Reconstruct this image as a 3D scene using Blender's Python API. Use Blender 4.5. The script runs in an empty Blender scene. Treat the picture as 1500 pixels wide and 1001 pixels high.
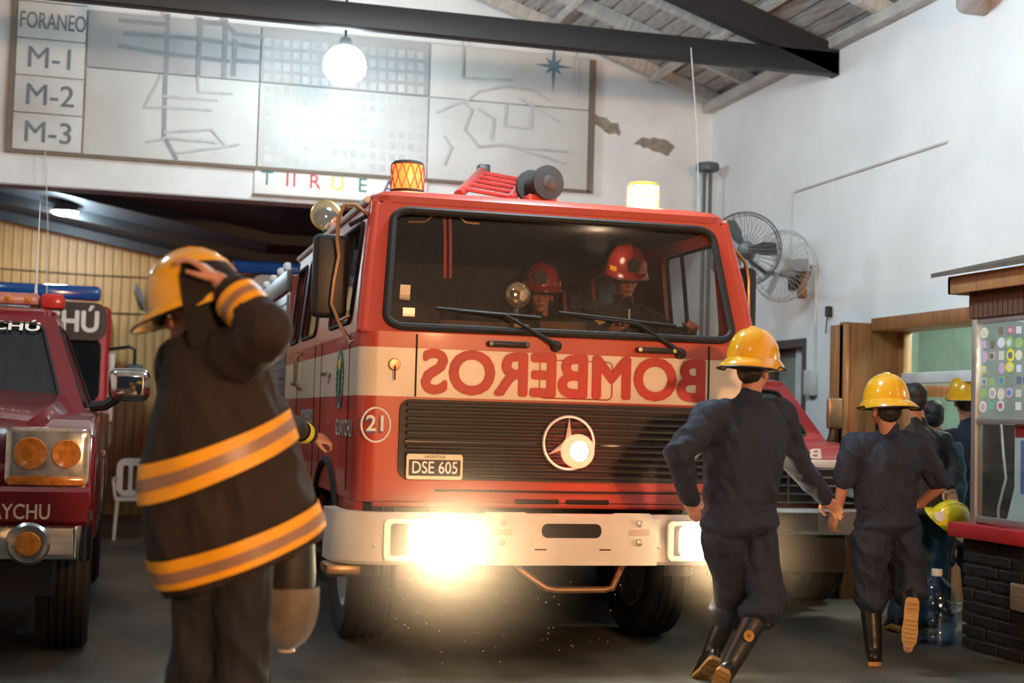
import bpy, bmesh, math, random
from mathutils import Vector, Matrix, noise
random.seed(7)
V = Vector; R = math.radians; PI = math.pi
scn = bpy.context.scene
COL = scn.collection
# ------------------------------------------------------------------ camera
FPX, PITCH, ROLL, YAW, CH = 2083.0, .05399, .02793, .26169, 1.45
_cy, _sy, _cp, _sp = math.cos(YAW), math.sin(YAW), math.cos(PITCH), math.sin(PITCH)
_fw = V((_sy*_cp, _cy*_cp, _sp)); _rt = V((_cy, -_sy, 0)); _up = _rt.cross(_fw)
_r2 = _rt*math.cos(ROLL) + _up*math.sin(ROLL); _u2 = _up*math.cos(ROLL) - _rt*math.sin(ROLL)
cd = bpy.data.cameras.new('camera'); cam = bpy.data.objects.new('camera', cd); COL.objects.link(cam)
cd.sensor_width = 36; cd.lens = FPX/1500*36; cd.clip_end = 200
m3 = Matrix((_r2, _u2, -_fw)).transposed(); cam.matrix_world = Matrix.Translation((0, 0, CH)) @ m3.to_4x4()
cd.dof.use_dof = True; cd.dof.focus_distance = 8.6; cd.dof.aperture_fstop = 1.6
scn.camera = cam
# ------------------------------------------------------------------ world, lights, exposure
w = bpy.data.worlds.new('night'); scn.world = w; w.use_nodes = True
w.node_tree.nodes['Background'].inputs[0].default_value = (.016, .02, .03, 1)
w.node_tree.nodes['Background'].inputs[1].default_value = 1.0
scn.view_settings.view_transform = 'Standard'; scn.view_settings.look = 'None'
scn.view_settings.exposure = 0.0; scn.view_settings.gamma = 1.0; scn.view_settings.use_curve_mapping = False
def lamp(name, kind, loc, energy, color, size=.3, target=None, spot=None, blend=.5):
    l = bpy.data.lights.new(name, kind); l.energy = energy; l.color = color
    if kind == 'AREA': l.shape = 'DISK'; l.size = size
    else: l.shadow_soft_size = size
    if kind == 'SPOT': l.spot_size = R(spot); l.spot_blend = blend
    o = bpy.data.objects.new(name, l); COL.objects.link(o); o.location = loc
    if target is not None: o.rotation_euler = (V(target)-V(loc)).to_track_quat('-Z', 'Y').to_euler()
    return o
COOL = (.67, .89, 1.0); WARM = (1.0, .62, .34)
# ceiling lamps of the hall (the near ones hang above and behind the photographer)
lamp('hall_lamp_near', 'POINT', (1.2, 2.0, 5.2), 60, COOL, .3)
lamp('hall_lamp_right', 'POINT', (2.6, 8.5, 4.35), 400, COOL, .25)
lamp('hall_lamp_left', 'POINT', (-2.2, 9.0, 5.2), 140, COOL, .3)
lamp('street_light', 'AREA', (3.0, -3.5, 3.0), 700, (1.0, .50, .22), .6, (2.6, 8.0, 1.2))

# ------------------------------------------------------------------ helpers
def ray(px, py): return _r2*((px-750)/FPX) + _u2*(-(py-500.5)/FPX) + _fw
def at(px, py, y): d = ray(px, py); return V((0, 0, CH)) + d*(y/d.y)
def atx(px, py, x): d = ray(px, py); return V((0, 0, CH)) + d*(x/d.x)

MATS = {}
def mat(name, col, rough=.5, metal=0., var=.12, scale=6., bump=0., bscale=40., emit=None, estr=0., coat=0., trans=None, stretch=None, col2=None, spec=.5, alpha=1.):
    if name in MATS: return MATS[name]
    m = bpy.data.materials.new(name); m.use_nodes = True; nt = m.node_tree; N = nt.nodes; L = nt.links
    b = N['Principled BSDF']; b.inputs['Roughness'].default_value = rough; b.inputs['Metallic'].default_value = metal
    b.inputs['Coat Weight'].default_value = coat; b.inputs['Coat Roughness'].default_value = .06
    b.inputs['Specular IOR Level'].default_value = spec
    tc = N.new('ShaderNodeTexCoord'); mp = N.new('ShaderNodeMapping')
    L.new(tc.outputs['Object'], mp.inputs[0])
    if stretch: mp.inputs['Scale'].default_value = stretch
    nz = N.new('ShaderNodeTexNoise'); nz.inputs['Scale'].default_value = scale; nz.inputs['Detail'].default_value = 5
    L.new(mp.outputs[0], nz.inputs['Vector'])
    rp = N.new('ShaderNodeValToRGB'); c = V(col[:3])
    a = c*(1-var); d = c*(1+var) if col2 is None else V(col2)
    rp.color_ramp.elements[0].position = .3; rp.color_ramp.elements[1].position = .7
    rp.color_ramp.elements[0].color = (*a, 1); rp.color_ramp.elements[1].color = (*d, 1)
    L.new(nz.outputs['Fac'], rp.inputs[0]); L.new(rp.outputs[0], b.inputs['Base Color'])
    if bump:
        n2 = N.new('ShaderNodeTexNoise'); n2.inputs['Scale'].default_value = bscale; n2.inputs['Detail'].default_value = 4
        L.new(mp.outputs[0], n2.inputs['Vector'])
        bp = N.new('ShaderNodeBump'); bp.inputs['Strength'].default_value = bump; bp.inputs['Distance'].default_value = .01
        L.new(n2.outputs['Fac'], bp.inputs['Height']); L.new(bp.outputs[0], b.inputs['Normal'])
    if emit:
        b.inputs['Emission Color'].default_value = (*emit, 1); b.inputs['Emission Strength'].default_value = estr
    b.inputs['Alpha'].default_value = alpha
    if trans is not None:   # thin clear sheet: mostly see-through, mirror-like at grazing angles
        tr = N.new('ShaderNodeBsdfTransparent'); tr.inputs[0].default_value = (*trans, 1)
        gl = N.new('ShaderNodeBsdfGlossy'); gl.inputs['Roughness'].default_value = rough; gl.inputs[0].default_value = (1, 1, 1, 1)
        lw = N.new('ShaderNodeLayerWeight'); lw.inputs[0].default_value = .5; p5_ = N.new('ShaderNodeMath'); p5_.operation = 'POWER'; p5_.inputs[1].default_value = 4.5; L.new(lw.outputs['Facing'], p5_.inputs[0])
        fr = N.new('ShaderNodeMath'); fr.operation = 'MULTIPLY_ADD'; fr.inputs[1].default_value = .9; fr.inputs[2].default_value = .04; L.new(p5_.outputs[0], fr.inputs[0])
        mx = N.new('ShaderNodeMixShader'); L.new(fr.outputs[0], mx.inputs[0]); L.new(tr.outputs[0], mx.inputs[1]); L.new(gl.outputs[0], mx.inputs[2])
        L.new(mx.outputs[0], N['Material Output'].inputs[0])
    MATS[name] = m; return m

class G:
    """collects geometry for ONE mesh object"""
    def __init__(s): s.v = []; s.f = []
    def add(s, vs, fs):
        k = len(s.v); s.v += [V(p) for p in vs]; s.f += [tuple(i+k for i in f) for f in fs]; return s
    def bm(s, b):
        b.verts.index_update(); s.add([v.co.copy() for v in b.verts], [[v.index for v in f.verts] for f in b.faces]); b.free(); return s
    def box(s, c, d, r=0., rot=None, seg=2):
        b = bmesh.new(); bmesh.ops.create_cube(b, size=1)
        for v in b.verts: v.co = V((v.co.x*d[0], v.co.y*d[1], v.co.z*d[2]))
        if r > 0: bmesh.ops.bevel(b, geom=b.edges[:], offset=min(r, min(d)*.49), segments=seg, affect='EDGES', profile=.5)
        for v in b.verts:
            if rot is not None: v.co = rot @ v.co
            v.co += V(c)
        return s.bm(b)
    def b2(s, p, q, r=0.):
        p, q = V(p), V(q); return s.box((p+q)/2, [abs(a) for a in (q-p)], r)
    def cyl(s, p, q, r0, r1=None, n=16, cap=True):
        p, q = V(p), V(q); r1 = r0 if r1 is None else r1; d = q-p; k = d.to_track_quat('Z', 'Y').to_matrix()
        vs = [p + k @ V((math.cos(a)*r0, math.sin(a)*r0, 0)) for a in [2*PI*i/n for i in range(n)]]
        vs += [q + k @ V((math.cos(a)*r1, math.sin(a)*r1, 0)) for a in [2*PI*i/n for i in range(n)]]
        fs = [(i, (i+1) % n, n+(i+1) % n, n+i) for i in range(n)]
        if cap: fs += [tuple(range(n))[::-1], tuple(range(n, 2*n))]
        return s.add(vs, fs)
    def tube(s, pts, r, n=8, closed=False):
        pts = [V(p) for p in pts]; m = len(pts); vs = []; prev = None
        rr = r if isinstance(r, (list, tuple)) else [r]*m
        for i, p in enumerate(pts):
            a = pts[(i-1) % m] if (i > 0 or closed) else p; b = pts[(i+1) % m] if (i < m-1 or closed) else p
            t = (b-a).normalized()
            if prev is None: x = t.orthogonal().normalized()
            else: x = (prev - t*prev.dot(t)).normalized()
            prev = x; y = t.cross(x)
            vs += [p + (x*math.cos(2*PI*k/n) + y*math.sin(2*PI*k/n))*rr[i] for k in range(n)]
        fs = []
        for i in range(m if closed else m-1):
            j = (i+1) % m
            fs += [(i*n+k, i*n+(k+1) % n, j*n+(k+1) % n, j*n+k) for k in range(n)]
        if not closed: fs += [tuple(range(n))[::-1], tuple(range((m-1)*n, m*n))]
        return s.add(vs, fs)
    def loft(s, rings, closed=True, cap=True):
        n = len(rings[0]); vs = [p for r_ in rings for p in r_]; fs = []
        for i in range(len(rings)-1):
            for k in range(n if closed else n-1):
                fs.append((i*n+k, i*n+(k+1) % n, (i+1)*n+(k+1) % n, (i+1)*n+k))
        if cap and closed: fs += [tuple(range(n))[::-1], tuple(range((len(rings)-1)*n, len(rings)*n))]
        return s.add(vs, fs)
    def lathe(s, prof, c, axis, n=24, cap=True):
        """prof: (radius, distance along axis)"""
        k = V(axis).to_track_quat('Z', 'Y').to_matrix(); c = V(c)
        return s.loft([[c + k @ V((math.cos(2*PI*i/n)*r, math.sin(2*PI*i/n)*r, z)) for i in range(n)] for r, z in prof], True, cap)
    def ell(s, c, r, rot=None, n=16, m=10):
        c = V(c); vs = []
        for j in range(m+1):
            t = PI*j/m
            for i in range(n):
                p = V((r[0]*math.sin(t)*math.cos(2*PI*i/n), r[1]*math.sin(t)*math.sin(2*PI*i/n), r[2]*math.cos(t)))
                vs.append(c + (rot @ p if rot is not None else p))
        fs = []
        for j in range(m):
            for i in range(n): 
                a = (j*n+i, (j+1)*n+i, (j+1)*n+(i+1) % n, j*n+(i+1) % n)
                fs.append(a)
        k = len(s.v); s.add(vs, fs); return s
    def cap2(s, p, r0, q, r1, n=14):      # tapered capsule
        p, q = V(p), V(q); d = q-p; L_ = d.length
        if L_ < 1e-6: return s.ell(p, (r0,)*3)
        k = d.to_track_quat('Z', 'Y').to_matrix(); rings = []
        for j in range(1, 6):
            t = PI/2*j/5; rings.append((math.sin(t)*r0, -math.cos(t)*r0))
        for j in range(5):
            t = PI/2*j/5; rings.append((math.cos(t)*r1, L_+math.sin(t)*r1))
        return s.loft([[p + k @ V((math.cos(2*PI*i/n)*r, math.sin(2*PI*i/n)*r, z)) for i in range(n)] for r, z in rings])
    def panel(s, outer, holes, fn, th):
        """flat 2-D outline with holes, mapped by fn(u,v,d); thickness th"""
        b = bmesh.new(); es = []
        for lp in [outer]+list(holes):
            vs = [b.verts.new((p[0], p[1], 0)) for p in lp]
            es += [b.edges.new((vs[i], vs[(i+1) % len(vs)])) for i in range(len(vs))]
        bmesh.ops.triangle_fill(b, use_beauty=True, edges=es, normal=(0, 0, 1))
        b.verts.index_update(); P = [v.co.copy() for v in b.verts]; n = len(P)
        T = [[v.index for v in f.verts] for f in b.faces]
        cnt = {}
        for t in T:
            for i in range(3):
                e = (t[i], t[(i+1) % 3]); cnt[e] = cnt.get(e, 0)+1
        vs = [fn(p.x, p.y, 0) for p in P] + [fn(p.x, p.y, th) for p in P]
        fs = [tuple(t) for t in T] + [tuple(i+n for i in reversed(t)) for t in T]
        for (a, c_) in cnt:
            if (c_, a) not in cnt: fs.append((c_, a, a+n, c_+n))
        b.free(); return s.add(vs, fs)
    def mesh(s, name, org=(0, 0, 0)):
        me = bpy.data.meshes.new(name); o = V(org); me.from_pydata([p-o for p in s.v], [], s.f)
        b = bmesh.new(); b.from_mesh(me); bmesh.ops.recalc_face_normals(b, faces=b.faces); b.to_mesh(me); b.free()
        return me
    def build(s, name, m, parent=None, ang=38, label=None, flat=False):
        org = worg(parent) if parent else V((0, 0, 0))
        me = s.mesh(name, org); return link(me, name, m, parent, ang, label, flat)
def worg(o):
    p = V(o.location)
    while o.parent: o = o.parent; p += V(o.location)
    return p
def link(me, name, m, parent=None, ang=38, label=None, flat=False):
    if m is not None and not me.materials: me.materials.append(mat_of(m))
    if not flat and len(me.polygons): me.shade_smooth(); me.set_sharp_from_angle(angle=R(ang))
    o = bpy.data.objects.new(name, me); COL.objects.link(o)
    if parent: o.parent = parent
    if label: o['label'] = label
    return o
def mat_of(m): return MATS[m] if isinstance(m, str) else m
def inst(me, name, loc, parent=None, rot=None):     # share mesh data
    o = bpy.data.objects.new(name, me); COL.objects.link(o); o.location = V(loc) - (worg(parent) if parent else V((0, 0, 0)))
    if rot is not None: o.rotation_euler = rot
    if parent: o.parent = parent
    return o
def tag(o, label, cat, group=None):
    o['label'] = label; o['category'] = cat
    if group: o['group'] = group
    return o
def thing(name, loc, label, cat, group=None):
    o = bpy.data.objects.new(name, None); COL.objects.link(o); o.location = loc; o.empty_display_size = .1
    return tag(o, label, cat, group)
def struct(o): o['kind'] = 'structure'; return o
def text(s, size, fn, name, m, parent=None, bold=.0, mirror=False, squash=1., depth=.002, align='CENTER'):
    """lettering: fn(u,v,d) maps the flat letters to the world"""
    cu = bpy.data.curves.new('t', 'FONT'); cu.body = s; cu.size = size; cu.align_x = align; cu.align_y = 'CENTER'
    cu.resolution_u = 4; o = bpy.data.objects.new('t', cu); COL.objects.link(o)
    dg = bpy.context.evaluated_depsgraph_get(); me = bpy.data.meshes.new_from_object(o.evaluated_get(dg))
    bpy.data.objects.remove(o); g = G(); n = len(me.vertices); sg = -1 if mirror else 1
    P = [v.co.copy() for v in me.vertices]
    nn = (fn(1, 0, 0)-fn(0, 0, 0)).cross(fn(0, 1, 0)-fn(0, 0, 0)).normalized()*.0004
    F_ = [tuple(p.vertices) for p in me.polygons]
    for i in range(8 if bold else 1):
        ox, oy = (math.cos(i*PI/4)*bold*size, math.sin(i*PI/4)*bold*size) if bold else (0, 0)
        g.add([fn((p.x*squash+ox)*sg, p.y+oy, depth)+nn*i for p in P], F_)
    bpy.data.meshes.remove(me); return g.build(name, m, parent, flat=True)
def rrect(u0, v0, u1, v1, r, n=5):
    pts = []
    for cx, cy, a in ((u1-r, v1-r, 0), (u0+r, v1-r, 90), (u0+r, v0+r, 180), (u1-r, v0+r, 270)):
        for i in range(n+1): t = R(a+90*i/n); pts.append((cx+r*math.cos(t), cy+r*math.sin(t)))
    return pts
def fplane(y): return lambda u, v, d: V((u, y-d, v))         # facing the camera (-Y)
def lplane(x): return lambda u, v, d: V((x-d, u, v))         # facing -X
def remesh(g, vox, it=4, wrinkle=0., wscale=14., seed=0):
    me = g.mesh('tmp'); o = bpy.data.objects.new('tmp', me); COL.objects.link(o)
    md = o.modifiers.new('r', 'REMESH'); md.mode = 'VOXEL'; md.voxel_size = vox
    sm = o.modifiers.new('s', 'SMOOTH'); sm.iterations = it; sm.factor = .5
    dg = bpy.context.evaluated_depsgraph_get(); out = bpy.data.meshes.new_from_object(o.evaluated_get(dg))
    bpy.data.objects.remove(o); bpy.data.meshes.remove(me)
    if wrinkle:
        off = V((seed*7.3, seed*3.1, 0))
        N_ = [v.normal.copy() for v in out.vertices]
        for v, n_ in zip(out.vertices, N_):
            p = v.co*wscale + off; q = V((p.x+p.z*.35, p.y, p.z*.55))
            h = .7-abs(noise.noise(q))*2.6 + .45*(1-abs(noise.noise(q*2.1+off))*3)
            v.co += n_*(h*wrinkle)
    r_ = G(); r_.v = [v.co.copy() for v in out.vertices]; r_.f = [tuple(p.vertices) for p in out.polygons]; bpy.data.meshes.remove(out)
    return r_
# ------------------------------------------------------------------ materials
mat('plaster', (.84, .86, .86), .85, var=.06, scale=1.3, bump=.25, bscale=9)
mat('plaster_back', (.80, .83, .83), .85, var=.08, scale=2.2, bump=.2, bscale=9)
mat('bare_plaster', (.30, .27, .22), .9, var=.25, scale=14)
mat('soffit', (.42, .42, .42), .85)
mat('concrete', (.10, .10, .09), .45, var=.6, scale=1.7, bump=.25, bscale=18, stretch=(1, .45, 1), spec=.35)
mat('white_wood', (.50, .48, .44), .8, var=.22, scale=5, stretch=(6, 1, 1))
mat('ceiling_board', (.40, .385, .35), .85, var=.3, scale=4, stretch=(6, 1, 1))
mat('black_steel', (.012, .013, .015), .55)
mat('dark_roof', (.018, .02, .024), .8)
mat('pine', (.44, .23, .065), .5, var=.28, scale=2.5, stretch=(9, 9, .7), col2=(.58, .35, .12))
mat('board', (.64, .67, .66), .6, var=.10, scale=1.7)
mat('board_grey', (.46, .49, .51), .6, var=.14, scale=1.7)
mat('frame_wood', (.20, .16, .12), .7)
mat('map_ink', (.30, .34, .37), .7)
mat('map_faint', (.52, .555, .56), .7)
mat('legend_ink', (.16, .20, .24), .7)
mat('star_ink', (.12, .22, .30), .7)
mat('strip_white', (.82, .83, .80), .6, var=.03)
mat('ink_teal', (.02, .22, .25), .6); mat('ink_red', (.55, .03, .04), .6); mat('ink_yellow', (.75, .68, .05), .6); mat('ink_green', (.02, .20, .16), .6); mat('ink_navy', (.03, .06, .16), .6)
mat('oak', (.30, .12, .035), .5, var=.3, scale=3, stretch=(8, 8, .8))
mat('oak_light', (.36, .17, .06), .5, var=.25, scale=3, stretch=(8, 8, .8))
mat('alu', (.45, .43, .40), .4, metal=.7)
mat('white_paint', (.72, .74, .74), .5)
mat('green_room', (.42, .50, .45), .8)
mat('clear_glass', (1, 1, 1), .03, trans=(.86, .92, .90))
mat('window_glass', (1, 1, 1), .05, trans=(.80, .92, .88))
mat('conduit', (.62, .63, .58), .6)
mat('black_plastic', (.014, .014, .015), .45)
mat('fan_grey', (.09, .11, .12), .45, metal=.4)
mat('fan_pale', (.42, .46, .47), .5)
mat('red_paint', (.42, .035, .03), .35, coat=.3)
mat('counter_red', (.50, .025, .03), .4)
mat('black_brick', (.016, .015, .014), .55, var=.4, scale=9, bump=.5, bscale=25)
mat('mortar', (.20, .18, .15), .9, var=.25, scale=20)
mat('vent_beige', (.42, .37, .30), .6)
mat('roof_shingle', (.10, .085, .07), .9, var=.3, scale=12)
mat('paper', (.80, .80, .80), .7, var=.03); mat('violet_paper', (.24, .22, .62), .6)
mat('lamp_glow', (1, 1, 1), .4, emit=(.80, .95, 1.0), estr=75)
mat('lamp_metal', (.30, .32, .34), .4, metal=.6)
mat('chrome', (.62, .62, .62), .12, metal=1., var=.05)
mat('rubber', (.012, .012, .012), .7, bump=.2, bscale=60)
# ------------------------------------------------------------------ the hall
WX = 6.2; BY = 14.73
o = struct(G().b2((-6.2, -4, -.2), (6.4, 20.2, 0)).build('floor', 'concrete', flat=True))
# right wall with a doorway and a window hole
dY0, dY1, dZ = 9.5, 11.02, 2.335
wY0, wY1, wZ0, wZ1 = 12.32, 13.2, 1.25, 2.29
wall_r = struct(G().panel([(-4, 0), (dY0, 0), (dY0, dZ), (dY1, dZ), (dY1, 0), (20.2, 0), (20.2, 5.1), (-4, 5.1)], [[(wY0, wZ0), (wY1, wZ0), (wY1, wZ1), (wY0, wZ1)]],
    lambda u, v, d: V((WX+d, u, v)), .3).build('wall_right', 'plaster', flat=True))
struct(G().b2((-6.3, -4, 0), (-6, 20.2, 5.1)).build('wall_left', 'plaster', flat=True))
def roofz(x): return 5.0 + .335*(6.2-abs(x))
wall_b = struct(G().panel([(-6, 3.63), (6.2, 3.63), (6.2, 5.05), (0, roofz(0)+.05), (-6, 5.1)], [], lambda u, v, d: V((u, BY+d, v)), .3).build('wall_back', 'plaster_back', flat=True))
G().b2((-6, BY-.004, 3.615), (6.2, BY+.3, 3.63)).build('soffit_strip', 'soffit', wall_b)
# fallen plaster patches on the back wall
def blob(pts, y, name, m, par, jit=.02):
    out = []
    for i, p in enumerate(pts):
        q = pts[(i+1) % len(pts)]
        for k in range(4):
            t = k/4; out.append((p[0]*(1-t)+q[0]*t+random.uniform(-jit, jit), p[1]*(1-t)+q[1]*t+random.uniform(-jit, jit)))
    G().panel(out, [], lambda u, v, d: V((u, y-d, v)), .004).build(name, m, par, flat=True)
for pl in ([(862, 146), (872, 165), (905, 183), (908, 198), (893, 195), (868, 180)], [(940, 200), (975, 205), (988, 215), (980, 230), (958, 220), (930, 212)], [(925, 85), (960, 100), (998, 112), (985, 120), (950, 105)]):
    blob([(lambda q: (q.x, q.z))(at(*p, BY)) for p in pl], BY, 'plaster_patch', 'bare_plaster', wall_b)
# ceiling: sloping boards on rafters, wall plate
ce = struct(G().panel([(-4, 0), (BY, 0), (BY, 1), (-4, 1)], [], lambda u, v, d: V((6.3*(1-v), u, roofz(6.3*(1-v))+.16+d)), .05).build('ceiling', 'ceiling_board', flat=True))
G().panel([(-4, 0), (BY, 0), (BY, 1), (-4, 1)], [], lambda u, v, d: V((-6.3*(1-v), u, roofz(6.3*(1-v))+.16+d)), .05).build('far_slope', 'ceiling_board', ce, flat=True)
sl = math.atan(.335)
bd = G().box((0, 0, 0), (.155, 9.0, .02)).mesh('board'); bd.materials.append(MATS['ceiling_board'])
for i in range(26):
    x = 6.1 - i*.175
    inst(bd, 'board', (x, 10.2, roofz(x)+.145+random.uniform(-.004, .004)), ce, (0, sl, 0))
rf = G().box((0, 0, 0), (6.75, .09, .13)).mesh('rafter'); rf.materials.append(MATS['white_wood'])
for i in range(9):
    y = 14.6 - i*.93
    if abs(y-11.81) > .2: inst(rf, 'rafter', (3.05, y, roofz(3.05)+.06), ce, (0, sl, 0))
for x in (5.45, 4.2, 2.9, 1.6): G().box((x, 10.2, roofz(x)+.0), (.06, 9.0, .07), rot=Matrix.Rotation(sl, 3, 'Y')).build('purlin', 'white_wood', ce)
G().b2((6.08, -3.9, 4.93), (6.2, BY-.01, 5.03), .01).build('wall_plate', 'white_wood', ce)
tr = thing('roof_truss', (0, 11.81, 4.7), 'long black steel roof truss crossing above the fire engine', 'truss')
G().b2((-6, 11.74, 4.70), (6.19, 11.88, 4.905), .006).build('bottom_chord', 'black_steel', tr)
for s in (1, -1):
    G().panel([(0, 0), (1, 0), (1, 1), (0, 1)], [], lambda u, v, d: V((s*6.19*(1-u), 11.74+d, 4.69+.335*6.19*u+.27*v)), .14).build('top_chord', 'black_steel', tr)
G().b2((-.07, 11.75, 4.9), (.07, 11.87, 6.9)).build('king_post', 'black_steel', tr)
# rear bay: plank wall, dark ceiling
wr = struct(G().b2((-6, 20.0, 0), (6.2, 20.2, 4.9)).build('wall_rear', 'dark_roof', flat=True))
pk = G().box((0, 0, 2.35), (.112, .025, 4.7), .006, seg=1).mesh('plank'); pk.materials.append(MATS['pine'])
for i in range(86):
    inst(pk, 'plank', (-4.0+i*.118, 19.985+random.uniform(-.006, .006), 0), wr)
for z, x0, x1 in ((3.25, -4, 3), (2.75, -4, 3)):
    G().tube([(x0, 19.96, z+.05), ((x0+x1)/2, 19.95, z-.03), (x1, 19.96, z)], .008, 6).build('cable', 'black_plastic', wr)
rc = struct(G().panel([(-6, 15.03), (1.6, 15.03), (6.2, 15.03), (6.2, 20.1), (1.6, 20.1), (-6, 20.1)], [], lambda u, v, d: V((u, v, 3.62-.18*min(u, 1.6)+.09*(20-v)+d)), .1).build('ceiling_rear', 'dark_roof', flat=True))
for y in (17.2, 18.4, 19.5): G().panel([(-6, 0), (1.6, 0), (6.2, 0), (6.2, 1), (1.6, 1), (-6, 1)], [], lambda u, v, d: V((u, y+d, 3.62-.18*min(u, 1.6)+.09*(20-y)-.12+.12*v)), .07).build('rafter', 'black_steel', rc)
# ------------------------------------------------------------------ map board on the back wall
mb = thing('map_board', (1.7, BY-.05, 3.95), 'large pale street map of panels with compass star, mounted high on back wall', 'map')
yb = BY-.05; xs = [-.55, 1.165, 2.946, 4.735]; zs = [3.955, 4.835, 5.42]
for i in range(3):
    for j in range(2):
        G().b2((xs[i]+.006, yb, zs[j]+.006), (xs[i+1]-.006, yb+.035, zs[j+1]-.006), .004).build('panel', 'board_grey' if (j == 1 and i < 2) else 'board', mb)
for a, b in (((-.56, 3.93), (4.76, 3.955)), ((4.735, 3.93), (4.80, 5.4)), ((-1.28, 3.93), (-1.22, 5.5)), ((-1.22, 3.93), (-.56, 3.955))): G().b2((a[0], yb-.01, a[1]), (b[0], yb+.04, b[1])).build('frame', 'frame_wood', mb)
for k, t in enumerate(('M-3', 'M-2', 'M-1', 'FORANEO', 'LOCAL')):
    z0 = 3.965+k*.372
    tl = G().b2((-1.215, yb, z0), (-.565, yb+.035, z0+.36), .004).build('legend_tile', 'board', mb)
    text(t, .30 if k < 3 else .235, lambda u, v, d: V((-.88+u, yb-.003, z0+.17+v)), 'lettering', 'legend_ink', tl, bold=.004, squash=1. if k < 3 else .58)
ic = [0]
def ink(lines, m, wd, name):
    for ln in lines:
        g = G(); P = [at(x, y, yb) for x, y in ln]
        for p, q in zip(P, P[1:]):
            d = (q-p).normalized(); n = V((-d.z, 0, d.x))*wd/2; p = p-d*wd*.3; q = q+d*wd*.3
            ic[0] += 1; z_ = V((0, -.003-.0005*ic[0], 0)); g.add([p+n+z_, p-n+z_, q-n+z_, q+n+z_], [(0, 1, 2, 3)])
        g.build(name, m, mb, flat=True)
ink([[(246, 22), (243, 108)], [(242, 112), (240, 200), (258, 233)], [(176, 30), (243, 36)], [(183, 49), (290, 57), (380, 70)], [(175, 67), (243, 79), (335, 90)], [(294, 28), (290, 112)], [(331, 30), (328, 112)], [(294, 33), (331, 36)], [(345, 60), (342, 110)], [(331, 36), (345, 50), (385, 55)], [(345, 89), (380, 92)]], 'map_ink', .045, 'map_line')
ink([[(236, 112), (212, 158), (240, 158)], [(240, 141), (300, 146), (318, 148)], [(240, 157), (310, 162)], [(290, 113), (292, 135), (340, 138)], [(240, 194), (310, 190), (330, 212)], [(240, 202), (320, 209)], [(216, 208), (240, 204)], [(262, 224), (350, 212)], [(680, 150), (700, 135), (740, 127), (780, 132), (808, 150)], [(640, 165), (675, 148), (690, 160), (680, 190), (700, 215), (740, 212), (830, 240)],
     [(740, 155), (738, 185), (775, 188), (778, 150)], [(650, 200), (660, 215), (650, 240)], [(700, 160), (722, 175), (718, 205)], [(745, 215), (830, 222)], [(760, 145), (820, 180)], [(678, 115), (750, 118)], [(678, 60), (676, 115)], [(845, 60), (843, 140)]], 'map_faint', .025, 'map_line')
g = G()
for r0, c0 in ((388, 70), ):
    for i in range(17):
        for j in range(11):
            p = at(392+i*14, 62+j*17+i*1.2, yb)
            if 4.86 < p.z or p.z < 4.80: g.b2((p.x-.035, yb-.002, p.z-.04), (p.x+.035, yb+.002, p.z+.04))
g.build('town_blocks', mat('block_ink', (.55, .585, .59), .6), mb, flat=True)['kind'] = 'stuff'
sc_ = at(811, 97, yb); pts = []
for i in range(16): 
    r = (.30 if i % 4 == 0 else (.13 if i % 2 == 0 else .055)); a = PI/2+2*PI*i/16; pts.append((sc_.x+r*math.cos(a)*(.75 if i % 8 == 4 else 1), sc_.z+r*math.sin(a)))
G().panel(pts, [], fplane(yb-.001), .003).build('compass_star', 'star_ink', mb, flat=True)
st = thing('letter_strip', (2.05, BY, 3.68), 'narrow white strip sign with coloured letters below the map', 'sign')
G().b2((1.15, BY-.03, 3.685), (2.96, BY-.003, 3.93), .004).build('strip', 'strip_white', st)
for c, px, m in (('T', 391, 'ink_teal'), ('I', 421, 'ink_red'), ('I', 431, 'ink_red'), ('R', 461, 'ink_red'), ('U', 494, 'ink_yellow'), ('E', 531, 'ink_green'), ('A', 570, 'ink_navy')):
    q = at(px, 262+(px-391)*.075, BY-.034); text(c, .21, lambda u, v, d: V((q.x+u, BY-.034, q.z+v)), 'letter', m, st)
G().b2((1.135, BY-.04, 3.66), (2.96, BY-.002, 3.68)).build('strip_edge', 'frame_wood', st)
# ------------------------------------------------------------------ lamps
def high_bay(px, py, y, label, energy, ceilz, rad, gl):
    p = at(px, py, y); t = thing('ceiling_lamp', (p.x, p.y, p.z), label, 'lamp')
    G().lathe([(.05, .26), (.07, .2), (.09, .12), (rad*.75, .07), (rad, .0), (rad*.97, -.005), (rad*.7, .06), (.06, .1)], p, (0, 0, 1), 28, False).build('shade', 'lamp_metal', t)
    G().ell(p+V((0, 0, -.0)), (rad*.95, rad*.95, rad*gl)).build('bulb', 'lamp_glow', t)
    G().cyl(p+V((0, 0, .25)), (p.x, p.y, ceilz), .012, n=8).build('rod', 'black_steel', t)
    l = lamp('lamp_light', 'POINT', p+V((0, 0, -.12)), energy, COOL, .12); l.parent = t; l.location = (0, 0, -.14)
high_bay(505, 96, 13.2, 'bright white high-bay lamp glowing in front of the map board', 34, roofz(1.8)+.1, .21, .9)  # globe enlarged to stand in for the lamp's bloom
lamp('booth_fill_light', 'POINT', (5.8, 7.5, 2.1), 16, (.95, 1, 1), .1)  # added unseen lamp, brightens the inside of the booth
high_bay(95, 310, 18.2, 'glowing white lamp hanging in the rear bay before the plank wall', 130, 3.93, .17, .3)
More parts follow.
